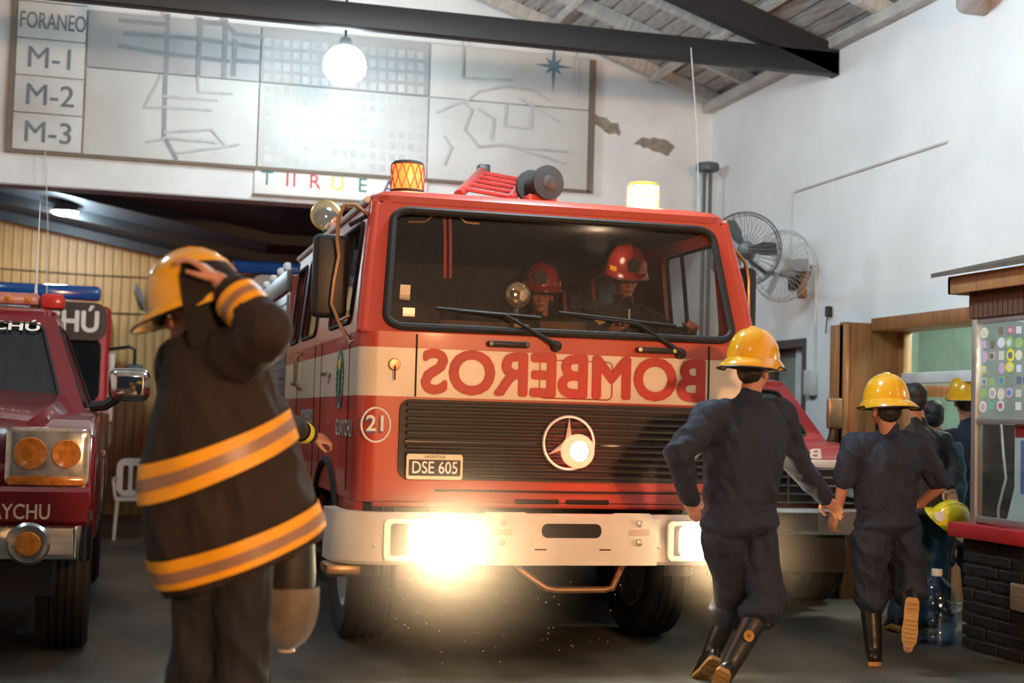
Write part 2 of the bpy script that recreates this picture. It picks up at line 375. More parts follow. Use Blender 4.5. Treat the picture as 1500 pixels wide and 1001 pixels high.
# hanging wires
for (a, b, y, nm) in (((1012, 70), (1024, 315), 11.7, 'thin wire hanging from the black truss beside the right wall'), ((66, 218), (68, 450), BY-.06, 'thin wire hanging in front of the letter tiles at far left')):
    p, q = at(*a, y), at(*b, y); tag(G().tube([p, p*.5+q*.5+V((.02, 0, 0)), q], .005, 6).build('hanging_wire', 'conduit'), nm, 'wire')
# ------------------------------------------------------------------ right wall fittings
cdt = thing('wall_conduit', (WX-.01, 11, 2), 'thin cream cable conduit running up and along the white right wall', 'conduit')
G().tube([(WX-.012, 9.92, 3.74), (WX-.012, 12.62, 3.735)], .012, 8).build('run', 'conduit', cdt)
G().tube([(WX-.012, 12.66, 3.735), (WX-.012, 12.66, 3.0)], .010, 8).build('drop', 'conduit', cdt)
G().tube([(WX-.012, 12.13, 2.95), (WX-.012, 12.12, 1.95)], .014, 8).build('drop', 'conduit', cdt)
G().tube([(WX-.012, 12.6, 2.97), (WX-.012, 12.13, 2.97)], .010, 8).build('link', 'conduit', cdt)
tag(G().box((WX-.035, 12.16, 1.86), (.07, .17, .24), .01).build('switch_box', 'conduit'), 'small cream electric box at the foot of the wall conduit', 'switch box')
hk = thing('wall_hook', (WX, 11.83, 2.5), 'small black hook with dangling cord on the right wall', 'hook')
G().box((WX-.03, 11.83, 2.51), (.06, .05, .1), .012).build('hook', 'black_plastic', hk)
G().tube([(WX-.04, 11.83, 2.47), (WX-.03, 11.87, 2.40), (WX-.03, 11.88, 2.31)], .006, 6).build('cord', 'black_plastic', hk)
vp = thing('vent_pipe', (5.98, 14.3, 0), 'thin upright pipe with dark round cap in the far corner', 'pipe')
for s in (-.035, .035): G().cyl((5.98+s, 14.3, .0), (5.98+s, 14.3, 4.2), .022, n=10).build('pipe', 'fan_grey', vp)
G().lathe([(.02, -.05), (.12, -.035), (.13, 0), (.12, .05), (.03, .07)], (5.98, 14.3, 4.23), (0, 0, 1), 18).build('cap', 'fan_grey', vp)
du = thing('ceiling_duct', (WX, 9.3, 4.6), 'short pale curved duct elbow on the upper right wall', 'duct')
G().tube([(WX+.02, 9.45, 4.72), (WX-.18, 9.40, 4.70), (WX-.22, 9.25, 4.72), (WX-.18, 9.1, 4.80), (WX-.1, 9.0, 4.98)], .09, 12).build('elbow', mat('duct_grey', (.42, .38, .36), .6), du)
def wall_fan(c, ax, rad, label, m, arm):
    t = thing('wall_fan', c, label, 'fan', 'caged wall fans'); c = V(c); ax = V(ax).normalized(); k = ax.to_track_quat('Z', 'Y').to_matrix()
    cg = G()
    def pt(r, a, z): return c + k @ V((math.cos(a)*r, math.sin(a)*r, z))
    for z, r in ((.0, rad), (.05, rad*.93), (-.05, rad*.93)): cg.tube([pt(r, 2*PI*i/36, z) for i in range(36)], .007 if z == 0 else .004, 6, True)
    for i in range(36):
        a = 2*PI*i/36
        for s in (1, -1): cg.tube([pt(.06, a, s*.085), pt(rad*.6, a+.1, s*.075), pt(rad*.93, a+.16, s*.05), pt(rad, a+.17, 0)], .0022, 4)
    cg.build('cage', m, t)
    G().lathe([(.02, -.24), (.075, -.22), (.085, -.1), (.075, -.07)], c, ax, 18).build('motor', m, t)
    for b in range(3):
        g = G(); rows = []
        for i in range(6):
            r = .05+(rad-.09)*i/5; wd = .35+.35*math.sin(PI*min(1, .25+i/6)); a0 = b*2*PI/3
            rows.append([pt(r, a0-wd*.5, -.03), pt(r, a0, 0), pt(r, a0+wd*.5, .03)])
        g.loft(rows, False, False); g.build('blade', m, t)
    G().lathe([(.01, .06), (.05, .05), (.055, -.06)], c, ax, 16).build('hub', m, t)
    G().tube(arm, .022, 8).build('arm', 'black_plastic', t)
    e = V(arm[-1]); G().box((WX-.02, e.y, e.z), (.04, .14, .26), .01).build('wall_bracket', 'oak_light' if m == 'fan_pale' else 'black_plastic', t)
f1 = at(1090, 365, 11.6)
wall_fan(f1, (-.55, -.83, 0), .33, 'dark caged wall fan nearer the fire engine cab', 'fan_grey', [f1+V((.08, .14, 0)), f1+V((.3, .5, -.05)), f1+V((.6, .85, -.1)), (WX-.06, 12.6, f1.z-.1), (WX-.03, 12.6, 2.9)])
f2 = at(1146, 390, 12.3)
wall_fan(f2, (-.85, -.53, 0), .34, 'pale caged wall fan closest to the white wall', 'fan_pale', [f2+V((.12, .08, 0)), f2+V((.2, .1, -.08)), (WX-.03, f2.y+.1, f2.z-.15)])
# window_1 : green-grey glazed window in the right wall
w1 = struct(thing('window_1', (WX, 12.75, 1.25), 'dark-framed window in the white right wall', 'window')); del w1['category']
G().panel([(wY0, wZ0), (wY1, wZ0), (wY1, wZ1), (wY0, wZ1)], [[(wY0+.05, wZ0+.05), (wY1-.05, wZ0+.05), (wY1-.05, wZ1-.08), (wY0+.05, wZ1-.08)]], lambda u, v, d: V((WX-.02+d, u, v)), .2).build('window_frame', mat('dark_frame', (.10, .085, .075), .6), w1, flat=True)
for y in (wY0+.24, wY0+.30): G().b2((WX+.06, y, wZ0+.05), (WX+.10, y+.045, wZ1-.08)).build('mullion', 'white_paint', w1)
G().b2((WX+.12, wY0+.05, wZ0+.05), (WX+.125, wY1-.05, wZ1-.08)).build('pane', mat('window_green', (.30, .36, .30), .15, var=.1, scale=3), w1, flat=True)
# door_1 : oak-lined doorway with a transom and an open glazed door
d1 = struct(thing('door_1', (WX, 10.2, 0), 'oak-lined doorway with white transom bar in the right wall', 'door')); del d1['category']
G().b2((WX-.32, dY1-.02, 0), (WX+.3, dY1+.05, dZ+.02), .005).build('jamb', 'oak', d1)
G().b2((WX-.32, dY1-.05, 0), (WX-.28, dY1+.22, dZ+.0), .005).build('jamb_board', 'oak_light', d1)
G().b2((WX-.06, dY0, dZ-.05), (WX+.3, dY1-.02, dZ+.06), .005).build('head_board', 'oak', d1)
G().b2((WX+.22, dY0, 0), (WX+.28, dY0+.08, dZ-.05), .005).build('jamb', 'oak_light', d1)
G().b2((WX+.2, dY1-.12, 0), (WX+.28, dY1-.03, dZ-.05), .005).build('jamb', 'oak_light', d1)
G().b2((WX+.19, dY0+.08, 1.84), (WX+.29, dY1-.1, 1.93), .005).build('transom_bar', 'white_paint', d1)
G().b2((WX+.235, dY0+.08, 1.93), (WX+.243, dY1-.1, dZ-.05)).build('transom_glass', 'window_glass', d1, flat=True)
dl = G().panel([(0, 0), (.62, 0), (.62, 1.82), (0, 1.82)], [[(.09, .9), (.53, .9), (.53, 1.72), (.09, 1.72)]], lambda u, v, d: V((WX+.27+u*.75+d*.6, dY1-.14-u*.62, .01+v)), .045).build('door_leaf', 'oak_light', d1, flat=True)
G().panel([(.09, .9), (.53, .9), (.53, 1.72), (.09, 1.72)], [], lambda u, v, d: V((WX+.285+u*.75+d, dY1-.14-u*.62, .01+v)), .006).build('door_glass', 'window_glass', dl, flat=True)
# green-walled room behind the doorway
rm = struct(G().b2((8.4, 6.5, 0), (8.5, 14.5, 3)).build('wall_passage', 'green_room', flat=True))
G().b2((6.5, 14.0, 0), (8.4, 14.1, 3)).build('passage_end', 'green_room', rm, flat=True); G().b2((6.5, 7.0, 0), (8.4, 7.1, 3)).build('passage_end', 'green_room', rm, flat=True)
struct(G().b2((6.4, 7.0, -.2), (8.5, 14.1, 0)).build('floor_passage', 'concrete', flat=True)); struct(G().b2((6.5, 7.0, 2.9), (8.5, 14.1, 3)).build('ceiling_passage', 'white_paint', flat=True))
lamp('passage_lamp', 'POINT', (7.4, 10.6, 2.75), 45, (1, .95, .85), .15).data.energy = 200
# fire extinguisher + sign
fx = thing('fire_extinguisher', (WX-.12, 11.24, 1.3), 'red fire extinguisher hanging on the right wall behind the runner', 'extinguisher')
G().lathe([(.0, 0), (.075, .005), (.085, .03), (.085, .36), (.07, .42), (.03, .46), (.025, .5)], (WX-.12, 11.24, 1.22), (0, 0, 1), 20).build('cylinder', 'red_paint', fx)
G().box((WX-.12, 11.24, 1.75), (.05, .12, .05), .01).build('valve', 'black_plastic', fx)
G().tube([(WX-.12, 11.3, 1.74), (WX-.15, 11.36, 1.65), (WX-.17, 11.34, 1.5)], .012, 8).build('hose', 'black_plastic', fx)
tag(G().b2((WX-.012, 11.1, 1.82), (WX-.002, 11.28, 2.0)).build('wall_sign', 'paper'), 'small white notice on the wall above the extinguisher', 'sign')
# ------------------------------------------------------------------ booth
bo = thing('guard_booth', (5.8, 7.6, 0), 'guard booth with black brick base, red counter and sticker-covered glass', 'booth')
BX = 5.45; y0, y1 = 6.5, 8.5
G().b2((BX+.03, y0, 0), (WX, y1-.01, .75)).build('base_core', 'mortar', bo, flat=True)
bk = [G().box((0, 0, 0), (.10, L_, .066), .008, seg=1).mesh('brick') for L_ in (.262, .127)]
for b_ in bk: b_.materials.append(MATS['black_brick'])
for r_ in range(9):
    y = y1 - (.0 if r_ % 2 else .135)
    if not r_ % 2: inst(bk[1], 'brick', (BX+.05, y1-.065, .045+r_*.081), bo)
    while y-.27 > y0-.05:
        inst(bk[0], 'brick', (BX+.05+random.uniform(-.006, .006), y-.135, .045+r_*.081), bo, (0, 0, random.uniform(-.015, .015))); y -= .274
vt = G().b2((BX-.02, 7.45, .33), (BX+.02, 7.93, .50), .005).build('vent', 'vent_beige', bo)
for i in range(6): G().b2((BX-.028, 7.48, .345+i*.025), (BX-.015, 7.90, .357+i*.025)).build('louvre', mat('louvre', (.25, .21, .17), .6), vt)
G().b2((BX-.07, y0, .74), (WX, y1+.07, .835), .008).build('counter', 'counter_red', bo)
for y in (8.36, 7.2): G().b2((BX, y, .835), (BX+.06, y+.055, 2.4), .004).build('post', 'alu', bo)
for z in (.85, 1.50, 2.165): G().b2((BX+.005, y0, z), (BX+.05, 8.37, z+.04), .004).build('rail', 'alu', bo)
G().b2((BX+.022, y0, 1.54), (BX+.028, 8.36, 2.17)).build('pane', 'clear_glass', bo, flat=True); G().b2((BX+.022, y0, .88), (BX+.028, 8.36, 1.50)).build('pane', 'clear_glass', bo, flat=True)
G().b2((BX+.7, y0, .835), (WX-.002, 8.38, 2.4)).build('back_panel', mat('booth_back', (.36, .42, .42), .7), bo, flat=True)
G().b2((BX+.06, 8.40, 1.52), (WX-.06, 8.43, 2.2)).build('end_panel', 'booth_back', bo, flat=True); G().b2((BX+.06, 8.40, .836), (WX-.06, 8.43, 1.5)).build('end_panel', mat('booth_dark', (.045, .05, .05), .6, var=.5, scale=5), bo, flat=True)
sg = G().b2((-.012, -.024, 0), (.012, .024, .27), .003).mesh('slat'); sg.materials.append(mat('slat_wood', (.11, .045, .022), .6, var=.3, scale=4))
for i in range(34): inst(sg, 'slat', (BX-.005, 8.40-i*.055, 2.205), bo)
G().b2((BX+.01, y0, 2.2), (BX+.05, 8.4, 2.5)).build('slat_backing', 'oak', bo)
G().b2((BX-.12, y0, 2.37), (BX-.085, 8.52, 2.49), .004).build('fascia', 'oak_light', bo); G().b2((BX-.12, 8.485, 2.37), (WX-.02, 8.52, 2.49), .004).build('fascia', 'oak_light', bo)
G().panel([(y0, 0), (8.60, 0), (8.60, 1), (y0, 1)], [], lambda u, v, d: V((BX-.2+v*.92, u, 2.485+v*.22+d)), .03).build('roof', 'roof_shingle', bo)
# stickers on the glass (round and square badges)
cols = [(.62, .45, .62), (.75, .62, .30), (.75, .76, .78), (.78, .76, .60), (.85, .78, .05), (.62, .12, .14), (.15, .18, .30), (.20, .50, .42), (.70, .66, .58), (.35, .55, .20), (.72, .74, .85), (.20, .17, .10), (.10, .30, .62), (.85, .40, .15)]
for i, c in enumerate(cols): mat('badge%d' % i, c, .5, var=.05)
k = 0
for r_ in range(9):
    for c in range(15):
        y = 8.30 - c*.096 + random.uniform(-.008, .008); z = 2.11 - r_*.082 + random.uniform(-.006, .006)
        if z < 1.57 or y < y0+.05 or random.random() < .12: continue
        n = 14 if random.random() < .6 else 4; rx = random.uniform(.032, .044); rz = random.uniform(.032, .042); ph = PI/4 if n == 4 else 0
        ci = random.randrange(14)
        if (r_, c) == (3, 3): ci, n = 4, 14
        P = [(y+rx*math.cos(ph+2*PI*i/n), z+rz*math.sin(ph+2*PI*i/n)) for i in range(n)]
        s_ = G().panel(P, [], lplane(BX+.021), .002).build('sticker', 'badge%d' % ci, bo, flat=True)
        if k % 2 == 0:
            P = [(y+rx*.55*math.cos(2*PI*i/10), z+rz*.55*math.sin(2*PI*i/10)) for i in range(10)]
            G().panel(P, [], lplane(BX+.019), .002).build('emblem', 'badge%d' % random.randrange(14), s_, flat=True)
        k += 1
G().b2((BX+.04, 7.2, 1.08), (BX+.045, 7.98, 1.50)).build('notice', 'paper', bo, flat=True); G().b2((BX+.036, 7.2, 1.06), (BX+.039, 7.91, 1.4)).build('notice', 'violet_paper', bo, flat=True)
G().b2((BX+.036, 7.82, 1.42), (BX+.039, 7.97, 1.49)).build('notice', 'counter_red', bo, flat=True)
G().tube([(BX+.1, 8.22, 1.5), (BX+.1, 8.19, 1.3), (BX+.1, 8.16, 1.15), (BX+.1, 8.24, .95), (BX+.12, 8.27, .84)], .009, 6).build('cable', 'white_paint', bo)
cbx = thing('notice_case', (BX+.2, 8.0, .835), 'black document case with a white sheet standing on the red counter', 'case')
G().panel([(7.72, .84), (8.02, .84), (8.06, 1.10), (7.78, 1.12)], [], lplane(BX+.16), .03).build('case', 'black_plastic', cbx, flat=True)
G().panel([(7.92, .85), (8.19, .85), (8.10, 1.09), (7.86, 1.10)], [], lplane(BX+.125), .003).build('sheet', 'paper', cbx, flat=True)
# water jug
wj = thing('water_jug', (5.36, 8.66, 0), 'large clear blue water jug on the floor beside the brick booth', 'water jug')
jm = mat('jug_plastic', (.25, .42, .60), .08, trans=(.62, .74, .86))
G().lathe([(.01, .0), (.125, .004), (.135, .03), (.135, .10), (.128, .115), (.135, .13), (.135, .22), (.128, .235), (.135, .25), (.133, .33), (.11, .39), (.05, .44), (.032, .46), (.032, .50)], (5.36, 8.66, 0), (0, 0, 1), 28, False).build('bottle', jm, wj)
G().lathe([(.0, .505), (.036, .505), (.038, .47), (.034, .46)], (5.36, 8.66, 0), (0, 0, 1), 16).build('cap', 'white_paint', wj)
G().tube([(5.28, 8.53, .34), (5.29, 8.50, .28), (5.30, 8.50, .2)], .012, 8).build('handle', jm, wj)
G().lathe([(0, .01), (.125, .012), (.125, .2), (0, .2)], (5.36, 8.66, 0), (0, 0, 1), 24).build('water', mat('water', (.2, .3, .36), .05, trans=(.7, .82, .9)), wj)
# plastic chair in the rear bay
pc = thing('plastic_chair', (.12, 16.4, 0), 'white plastic chair in the aisle behind the left firefighter', 'chair')
def _pc():
    c = V((.12, 16.4, 0)); wp = 'white_paint'
    G().box(c+V((0, 0, .44)), (.46, .44, .035), .015).build('seat', wp, pc)
    for sx in (-.2, .2):
        for sy in (-.19, .2): G().cyl(c+V((sx*1.1, sy*1.1, 0)), c+V((sx, sy, .44)), .018, .024, 8).build('leg', wp, pc)
    G().panel(rrect(-.22, 0, .22, .42, .1), [rrect(-.15+i*.105, .06, -.09+i*.105, .34, .02) for i in range(3)], lambda u, v, d: c+V((u, .2+d+v*.15, .46+v)), .02).build('backrest', wp, pc)
    for s in (-1, 1): G().tube([c+V((s*.22, -.17, .44)), c+V((s*.25, -.18, .64)), c+V((s*.25, .0, .66)), c+V((s*.22, .24, .66))], .018, 8).build('armrest', wp, pc)
_pc()
# ------------------------------------------------------------------ main fire engine
mat('engine_red', (.50, .060, .032), .36, var=.05, scale=3, coat=.35)
mat('engine_red_dark', (.30, .03, .02), .45)
mat('cream', (.80, .66, .50), .35, var=.04, scale=3, coat=.25)
mat('white_body', (.76, .72, .66), .4, var=.06)
mat('grille_black', (.030, .024, .020), .55, var=.2)
mat('cab_dark', (.022, .018, .016), .8)
mat('cab_brown', (.16, .08, .035), .6, var=.2)
mat('windscreen', (1, 1, 1), .03, trans=(.86, .84, .80))
mat('bumper_white', (.78, .70, .60), .4, var=.07, scale=4)
mat('red_letter', (.50, .035, .025), .45)
mat('white_letter', (.78, .76, .72), .5); mat('blue_letter', (.05, .08, .30), .5)
mat('plate_black', (.025, .023, .02), .5); mat('plate_edge', (.75, .62, .45), .4)
mat('headlamp', (1, 1, 1), .2, emit=(1., .80, .50), estr=55)
mat('red_light', (1, .2, .15), .2, emit=(1., .10, .05), estr=6); mat('red_light_core', (1, .8, .7), .2, emit=(1., .55, .45), estr=6)
mat('beacon_amber', (.8, .2, .05), .15, emit=(1., .16, .03), estr=2.2); mat('beacon_hot', (1, .8, .5), .2, emit=(1., .62, .30), estr=22)
mat('shutter_grey', (.26, .27, .28), .4, metal=.5); mat('brass', (.55, .42, .16), .3, metal=.8)
mat('bare_tube', (.42, .25, .14), .35, metal=.7); mat('lens_glass', (.75, .68, .52), .08, metal=.85)
mat('tyre', (.016, .015, .014), .75, bump=.2, bscale=50); mat('rim_grey', (.20, .20, .19), .5, metal=.3)
mat('crest_green', (.04, .16, .06), .6); mat('crest_yellow', (.75, .55, .06), .6); mat('crest_blue', (.16, .25, .40), .6)
TX, FY, HW = 2.485, 8.05, 1.225
fe = thing('fire_engine', (TX, 10, 0), 'large red and cream fire engine driving out with headlights on, 21 on its front', 'fire engine')
def P3(n, m, **k): pass
# lower cab shell: U-shaped plan outline swept up in colour bands
def plan(off=0., yb_=12.0):
    pts = [(TX-HW-off, yb_)]
    r = .11
    for sx, a0 in ((-1, 180), (1, 270)):
        cx = TX + sx*(HW-r); cy = FY + r
        for i in range(7): a = R(a0+15*i); pts.append((cx+math.cos(a)*(r+off), cy+math.sin(a)*(r+off)))
    pts.append((TX+HW+off, yb_)); return pts
def ushell(z0, z1, off0=0., off1=0., th=.03):
    g = G(); A = plan(off0); B = plan(off1); n = len(A)
    ins = plan(-th)
    g.loft([[V((x, y, z0)) for x, y in A], [V((x, y, z1)) for x, y in B], [V((x, y, z1)) for x, y in ins], [V((x, y, z0)) for x, y in ins], [V((x, y, z0)) for x, y in A]], False, False)
    return g
ushell(.955, 1.558).build('lower_shell', 'engine_red', fe)
ushell(1.558, 1.838, .002, .002).build('cream_band', 'cream', fe)
ushell(1.838, 1.93).build('upper_shell', 'engine_red', fe)
# front frame around the windscreen
def fmap(u, v, d): return V((TX+u*(1.225-.085*v), 8.055+.25*v+d, 1.925+.80*v))
ws = rrect(-.885, .045, .885, .93, .09, 6)
G().panel([(-1, 0), (1, 0), (.985, .93), (.93, 1.0), (-.93, 1.0), (-.985, .93)], [ws], fmap, .05).build('windscreen_frame', 'engine_red', fe)
gk = G(); gk.tube([fmap(u, v, -.006) for u, v in ws], .024, 8, True); gk.build('gasket', 'rubber', fe)
G().panel(ws, [], lambda u, v, d: fmap(u, v, .012+d), .005).build('windscreen', 'windscreen', fe, flat=True)
for s in (-1, 1): G().tube([fmap(s*.985, 0, .03), fmap(s*.985, .5, .03), fmap(s*.975, .97, .04)], .04, 12).build('corner_pillar', 'engine_red', fe)
# sides with windows: near (left) closed doors, far (right) front door missing = swung open
def smap(s): return lambda u, v, d: V((TX+s*(1.225-.085*v-d), u, 1.925+.80*v))
dw = rrect(8.50, .10, 9.42, .86, .07); dw2 = rrect(10.15, .10, 11.0, .86, .07); dw3 = rrect(11.25, .1, 11.8, .86, .07)
side_out = [(8.06, 0), (12.0, 0), (12.0, 1.0), (8.31, 1.0)]
for s in (-1, 1):
    G().panel(side_out, [dw, dw2, dw3], smap(s), .04).build('side_frame', 'engine_red', fe)
    for i, w_ in enumerate((dw, dw2, dw3)):
        G().tube([smap(s)(u, v, -.004) for u, v in w_], .014, 6, True).build('window_seal', 'rubber', fe)
        if not (s == 1 and i == 0): G().panel(w_, [], lambda u, v, d: smap(s)(u, v, .015+d), .005).build('side_window', 'windscreen', fe, flat=True)
    G().tube([smap(s)(9.12, .1, .0), smap(s)(9.12, .86, .0)], .015, 6).build('vent_window_bar', 'black_plastic', fe)
# roof
def rr(h, w_, y0_, y1_, r=.12):
    return [V((TX+u, v, h)) for u, v in rrect(-w_, y0_, w_, y1_, r, 5)]
G().loft([rr(2.715, 1.145, 8.30, 12.0), rr(2.755, 1.14, 8.305, 12.0), rr(2.785, 1.11, 8.34, 11.98), rr(2.81, 1.02, 8.45, 11.9), rr(2.815, .3, 9, 11)], True, True).build('roof', 'engine_red', fe)
for s in (-1, 1):
    G().tube([(TX+s*1.15, 8.40, 2.735), (TX+s*1.15, 11.98, 2.735)], .022, 8).build('rain_gutter', 'white_body', fe)
    # door joints, body sides down to the sill
    for y in (8.42, 9.70, 10.05, 11.12): G().b2((TX+s*(HW+.002)-.003, y-.004, 1.0), (TX+s*(HW+.002)+.003, y+.004, 1.92)).build('door_joint', 'cab_dark', fe)
    arch = [(8.55+.0, .955)] ; c0 = 9.28
    ar = [(c0+.62*math.cos(R(a)), .53+.62*math.sin(R(a))) for a in range(172, 8, -12)]
    G().panel([(8.3, .62), (8.64, .62)]+ar+[(9.92, .56), (12.0, .56), (12.0, .96), (8.12, .96)], [], lambda u, v, d: V((TX+s*(HW-.01-d), u, v)), .05).build('side_skirt', 'engine_red', fe, flat=True)
    G().tube([V((TX+s*(HW+.0), y, z)) for y, z in ar], .03, 8).build('wheel_arch', 'rubber', fe)
    for y, z in ((9.285, 1.707), (11.06, 1.67)):
        h = G().box((TX+s*(HW+.03), y, z), (.05, .14, .035), .012).build('door_handle', 'chrome', fe)
    G().tube([(TX+s*(HW+.01), 10.78, 1.62), (TX+s*(HW+.06), 10.76, 1.66), (TX+s*(HW+.06), 10.76, 1.86), (TX+s*(HW+.01), 10.78, 1.9)], .014, 8).build('grab_rail', 'brass', fe)
# crest on the left door + lettering
cl = lambda u, v, d: V((TX-HW-.004-d, 8.78-u, 1.665+v))
cr = G().panel([(.15*math.cos(2*PI*i/20), .0+.19*math.sin(2*PI*i/20)) for i in range(20)], [[(.115*math.cos(-2*PI*i/20), .15*math.sin(-2*PI*i/20)) for i in range(20)]], cl, .002).build('crest', 'crest_blue', fe, flat=True)
for i in range(26):
    a = R(-60+300*i/25); G().panel([(.13*math.cos(a)+.028*math.cos(2*PI*j/6+a), .175*math.sin(a)+.016*math.sin(2*PI*j/6)) for j in range(6)], [], lambda u, v, d: cl(u, v, .002+d), .002).build('laurel_leaf', 'crest_green', cr, flat=True)
G().panel([(-.03, -.10), (.03, -.10), (.045, .04), (0, .11), (-.045, .04)], [], lambda u, v, d: cl(u, v, .003+d), .002).build('torch', 'crest_green', cr, flat=True)
G().panel([(-.05, .06), (.05, .06), (.06, .12), (.02, .11), (0, .17), (-.02, .11), (-.06, .12)], [], lambda u, v, d: cl(u, v, .005+d), .002).build('flame', 'crest_yellow', cr, flat=True)
text('GUAYCHU', .14, lambda u, v, d: V((TX-HW-.004, 8.56-u*-.0-u, 1.36+v)), 'lettering', 'white_letter', fe, bold=.01)
text('BOMBEROS', .14, lambda u, v, d: V((TX-HW-.004, 10.4-u, 1.42+v)), 'lettering', 'white_letter', fe, bold=.01)
# front details
fm = fplane(FY-.004)
ln = G(); 
text('BOMBEROS', .345, lambda u, v, d: V((2.505+u, FY-.006, 1.694+v)), 'front_lettering', 'red_letter', fe, bold=.036, mirror=True, squash=1.005)
for x in (1.588, 3.40): G().b2((x-.005, FY-.006, 1.56), (x+.005, FY+.0, 1.92)).build('panel_joint', 'cab_dark', fe)
hp = rrect(2.33, 1.575, 2.78, 1.80, .03); G().tube([fm(u, v, .001) for u, v in hp], .0035, 4, True).build('service_flap', 'engine_red_dark', fe)
for x in (2.13, 3.05):
    h = G().box((x, FY-.03, 1.882), (.26, .03, .036), .014).build('grab_handle', 'black_plastic', fe)
    for s in (-.11, .11): G().cyl((x+s, FY+.01, 1.882), (x+s, FY-.05, 1.882), .013, n=10).build('stud', 'chrome', h)
kb = G().lathe([(.0, .03), (.03, .028), (.036, .01), (.036, 0)], (1.46, FY, 1.74), (0, -1, 0), 20).build('lock_cap', 'bare_tube', fe)
G().b2((1.457, FY-.045, 1.65), (1.463, FY-.03, 1.73)).build('lock_lever', 'cab_dark', kb)
bd_ = lambda u, v, d: V((1.365+u, FY+.0-d, 1.392+v))
rg = [(.083*math.cos(2*PI*i/32), .097*math.sin(2*PI*i/32)) for i in range(32)]
nb = G().tube([bd_(u, v, .001) for u, v in rg], .006, 6, True).build('number_ring', 'white_letter', fe)
text('21', .125, lambda u, v, d: bd_(u-.004, v-.006, .003), 'number_shadow', 'blue_letter', nb, bold=.03); text('21', .125, lambda u, v, d: bd_(u+.004, v+.004, .005), 'number', 'white_letter', nb, bold=.02)
# grille: dark panel with horizontal slats
gp = rrect(1.50, 1.085, 3.47, 1.545, .06)
gr = G().panel(gp, [], lambda u, v, d: V((u, FY-.005-d, v)), .012).build('grille', 'grille_black', fe)
sl_ = G().box((0, 0, 0), (1.90, .028, .024), .008, seg=1).mesh('slat'); sl_.materials.append(MATS['grille_black'])
for i in range(11): inst(sl_, 'slat', (2.485, FY-.025, 1.112+i*.0405), gr)
for x0, x1 in ((1.53, 2.31), (2.70, 3.44)): G().b2((x0, FY-.045, 1.298), (x1, FY-.035, 1.308)).build('chrome_strip', 'chrome', gr)
mat('emblem', (.78, .76, .72), .3, metal=.5)
em = G().tube([V((2.505+math.cos(2*PI*i/48)*.155, FY-.05, 1.315+math.sin(2*PI*i/48)*.155)) for i in range(48)], .009, 8, True).build('star_ring', 'emblem', gr)
for a in (90, 210, 330):
    c_, s_ = math.cos(R(a)), math.sin(R(a)); p = V((2.505, FY-.05, 1.315))
    G().add([p+V((c_*.15, 0, s_*.15)), p+V((-s_*.024, 0, c_*.024)), p+V((s_*.024, 0, -c_*.024)), p+V((0, -.02, 0))], [(0, 1, 3), (0, 3, 2), (0, 2, 1)]).build('star_arm', 'emblem', em)
rl = G().lathe([(.098, 0), (.10, .03), (.06, .06)], (2.555, FY-.05, 1.268), (0, -1, 0), 28, False).build('warning_light', 'red_light', gr)
G().ell((2.555, FY-.09, 1.268), (.062, .03, .062)).build('warning_lens', 'red_light_core', rl)
l_ = lamp('warning_glow', 'POINT', (2.555, FY-.25, 1.268), 3.5, (1, .15, .08), .06); l_.parent = fe; l_.location = V((2.555, FY-.25, 1.268))-worg(fe)
# plate
pl = G().panel(rrect(1.54, 1.088, 1.868, 1.232, .015), [], fplane(FY-.05), .006).build('number_plate', 'plate_edge', fe)
G().panel(rrect(1.553, 1.108, 1.855, 1.200, .006), [], fplane(FY-.057), .001).build('plate_field', 'plate_black', pl, flat=True)
text('DSE 605', .098, lambda u, v, d: V((1.704+u, FY-.0595, 1.153+v)), 'plate_lettering', 'white_letter', pl, squash=.80, bold=.008)
text('ARGENTINA', .022, lambda u, v, d: V((1.704+u, FY-.0575, 1.217+v)), 'plate_lettering', 'plate_black', pl)
# lower valance, slots
G().b2((1.36, FY+.0, .925), (3.61, FY+.06, .97), .01).build('valance', 'engine_red', fe)
G().b2((1.72, FY-.012, 1.018), (3.4, FY-.0, 1.03)).build('lower_joint', 'cab_dark', fe)  # thin dark joint line below the grille
for x0, x1 in ((2.20, 2.47), (2.51, 2.78)): G().b2((x0, FY-.012, .952), (x1, FY+.02, .98), .01).build('air_slot', 'cab_dark', fe)
# bumper with curved ends and lamp openings
BYF = 7.88
def bump_plan(off=0):
    pts = []
    for x, y in ((1.13, 8.38), (1.135, 8.15), (1.16, 8.02), (1.23, 7.93), (1.36, 7.885), (1.6, 7.88), (2.485, 7.88), (3.37, 7.88), (3.61, 7.885), (3.74, 7.93), (3.81, 8.02), (3.835, 8.15), (3.84, 8.38)): pts.append((TX+(x-TX)*(1-off*.8), y+off))
    return pts
A = bump_plan(); B = bump_plan(.07)
bz0, bz1 = .612, .905
G().loft([[V((x, y, z)) for x, y in P_] for P_, z in ((A, bz0+.02), (A, bz1-.025))] + [[V((x, y+.02, bz1)) for x, y in A], [V((x, y, bz1)) for x, y in B], [V((x, y, bz0)) for x, y in B], [V((x, y+.02, bz0)) for x, y in A], [V((x, y, bz0+.02)) for x, y in A]], False, False).build('bumper', 'bumper_white', fe)
bc = G().panel([(1.93, .613), (3.02, .613), (3.02, .86), (2.97, .915), (2.76, .915), (2.70, .895), (2.27, .895), (2.21, .915), (1.98, .915), (1.93, .86)], [], fplane(BYF-.002), .012).build('bumper_plate', 'bumper_white', fe)
G().panel(rrect(2.315, .77, 2.675, .852, .035), [], fplane(BYF-.013), .002).build('tow_slot', 'cab_dark', bc)
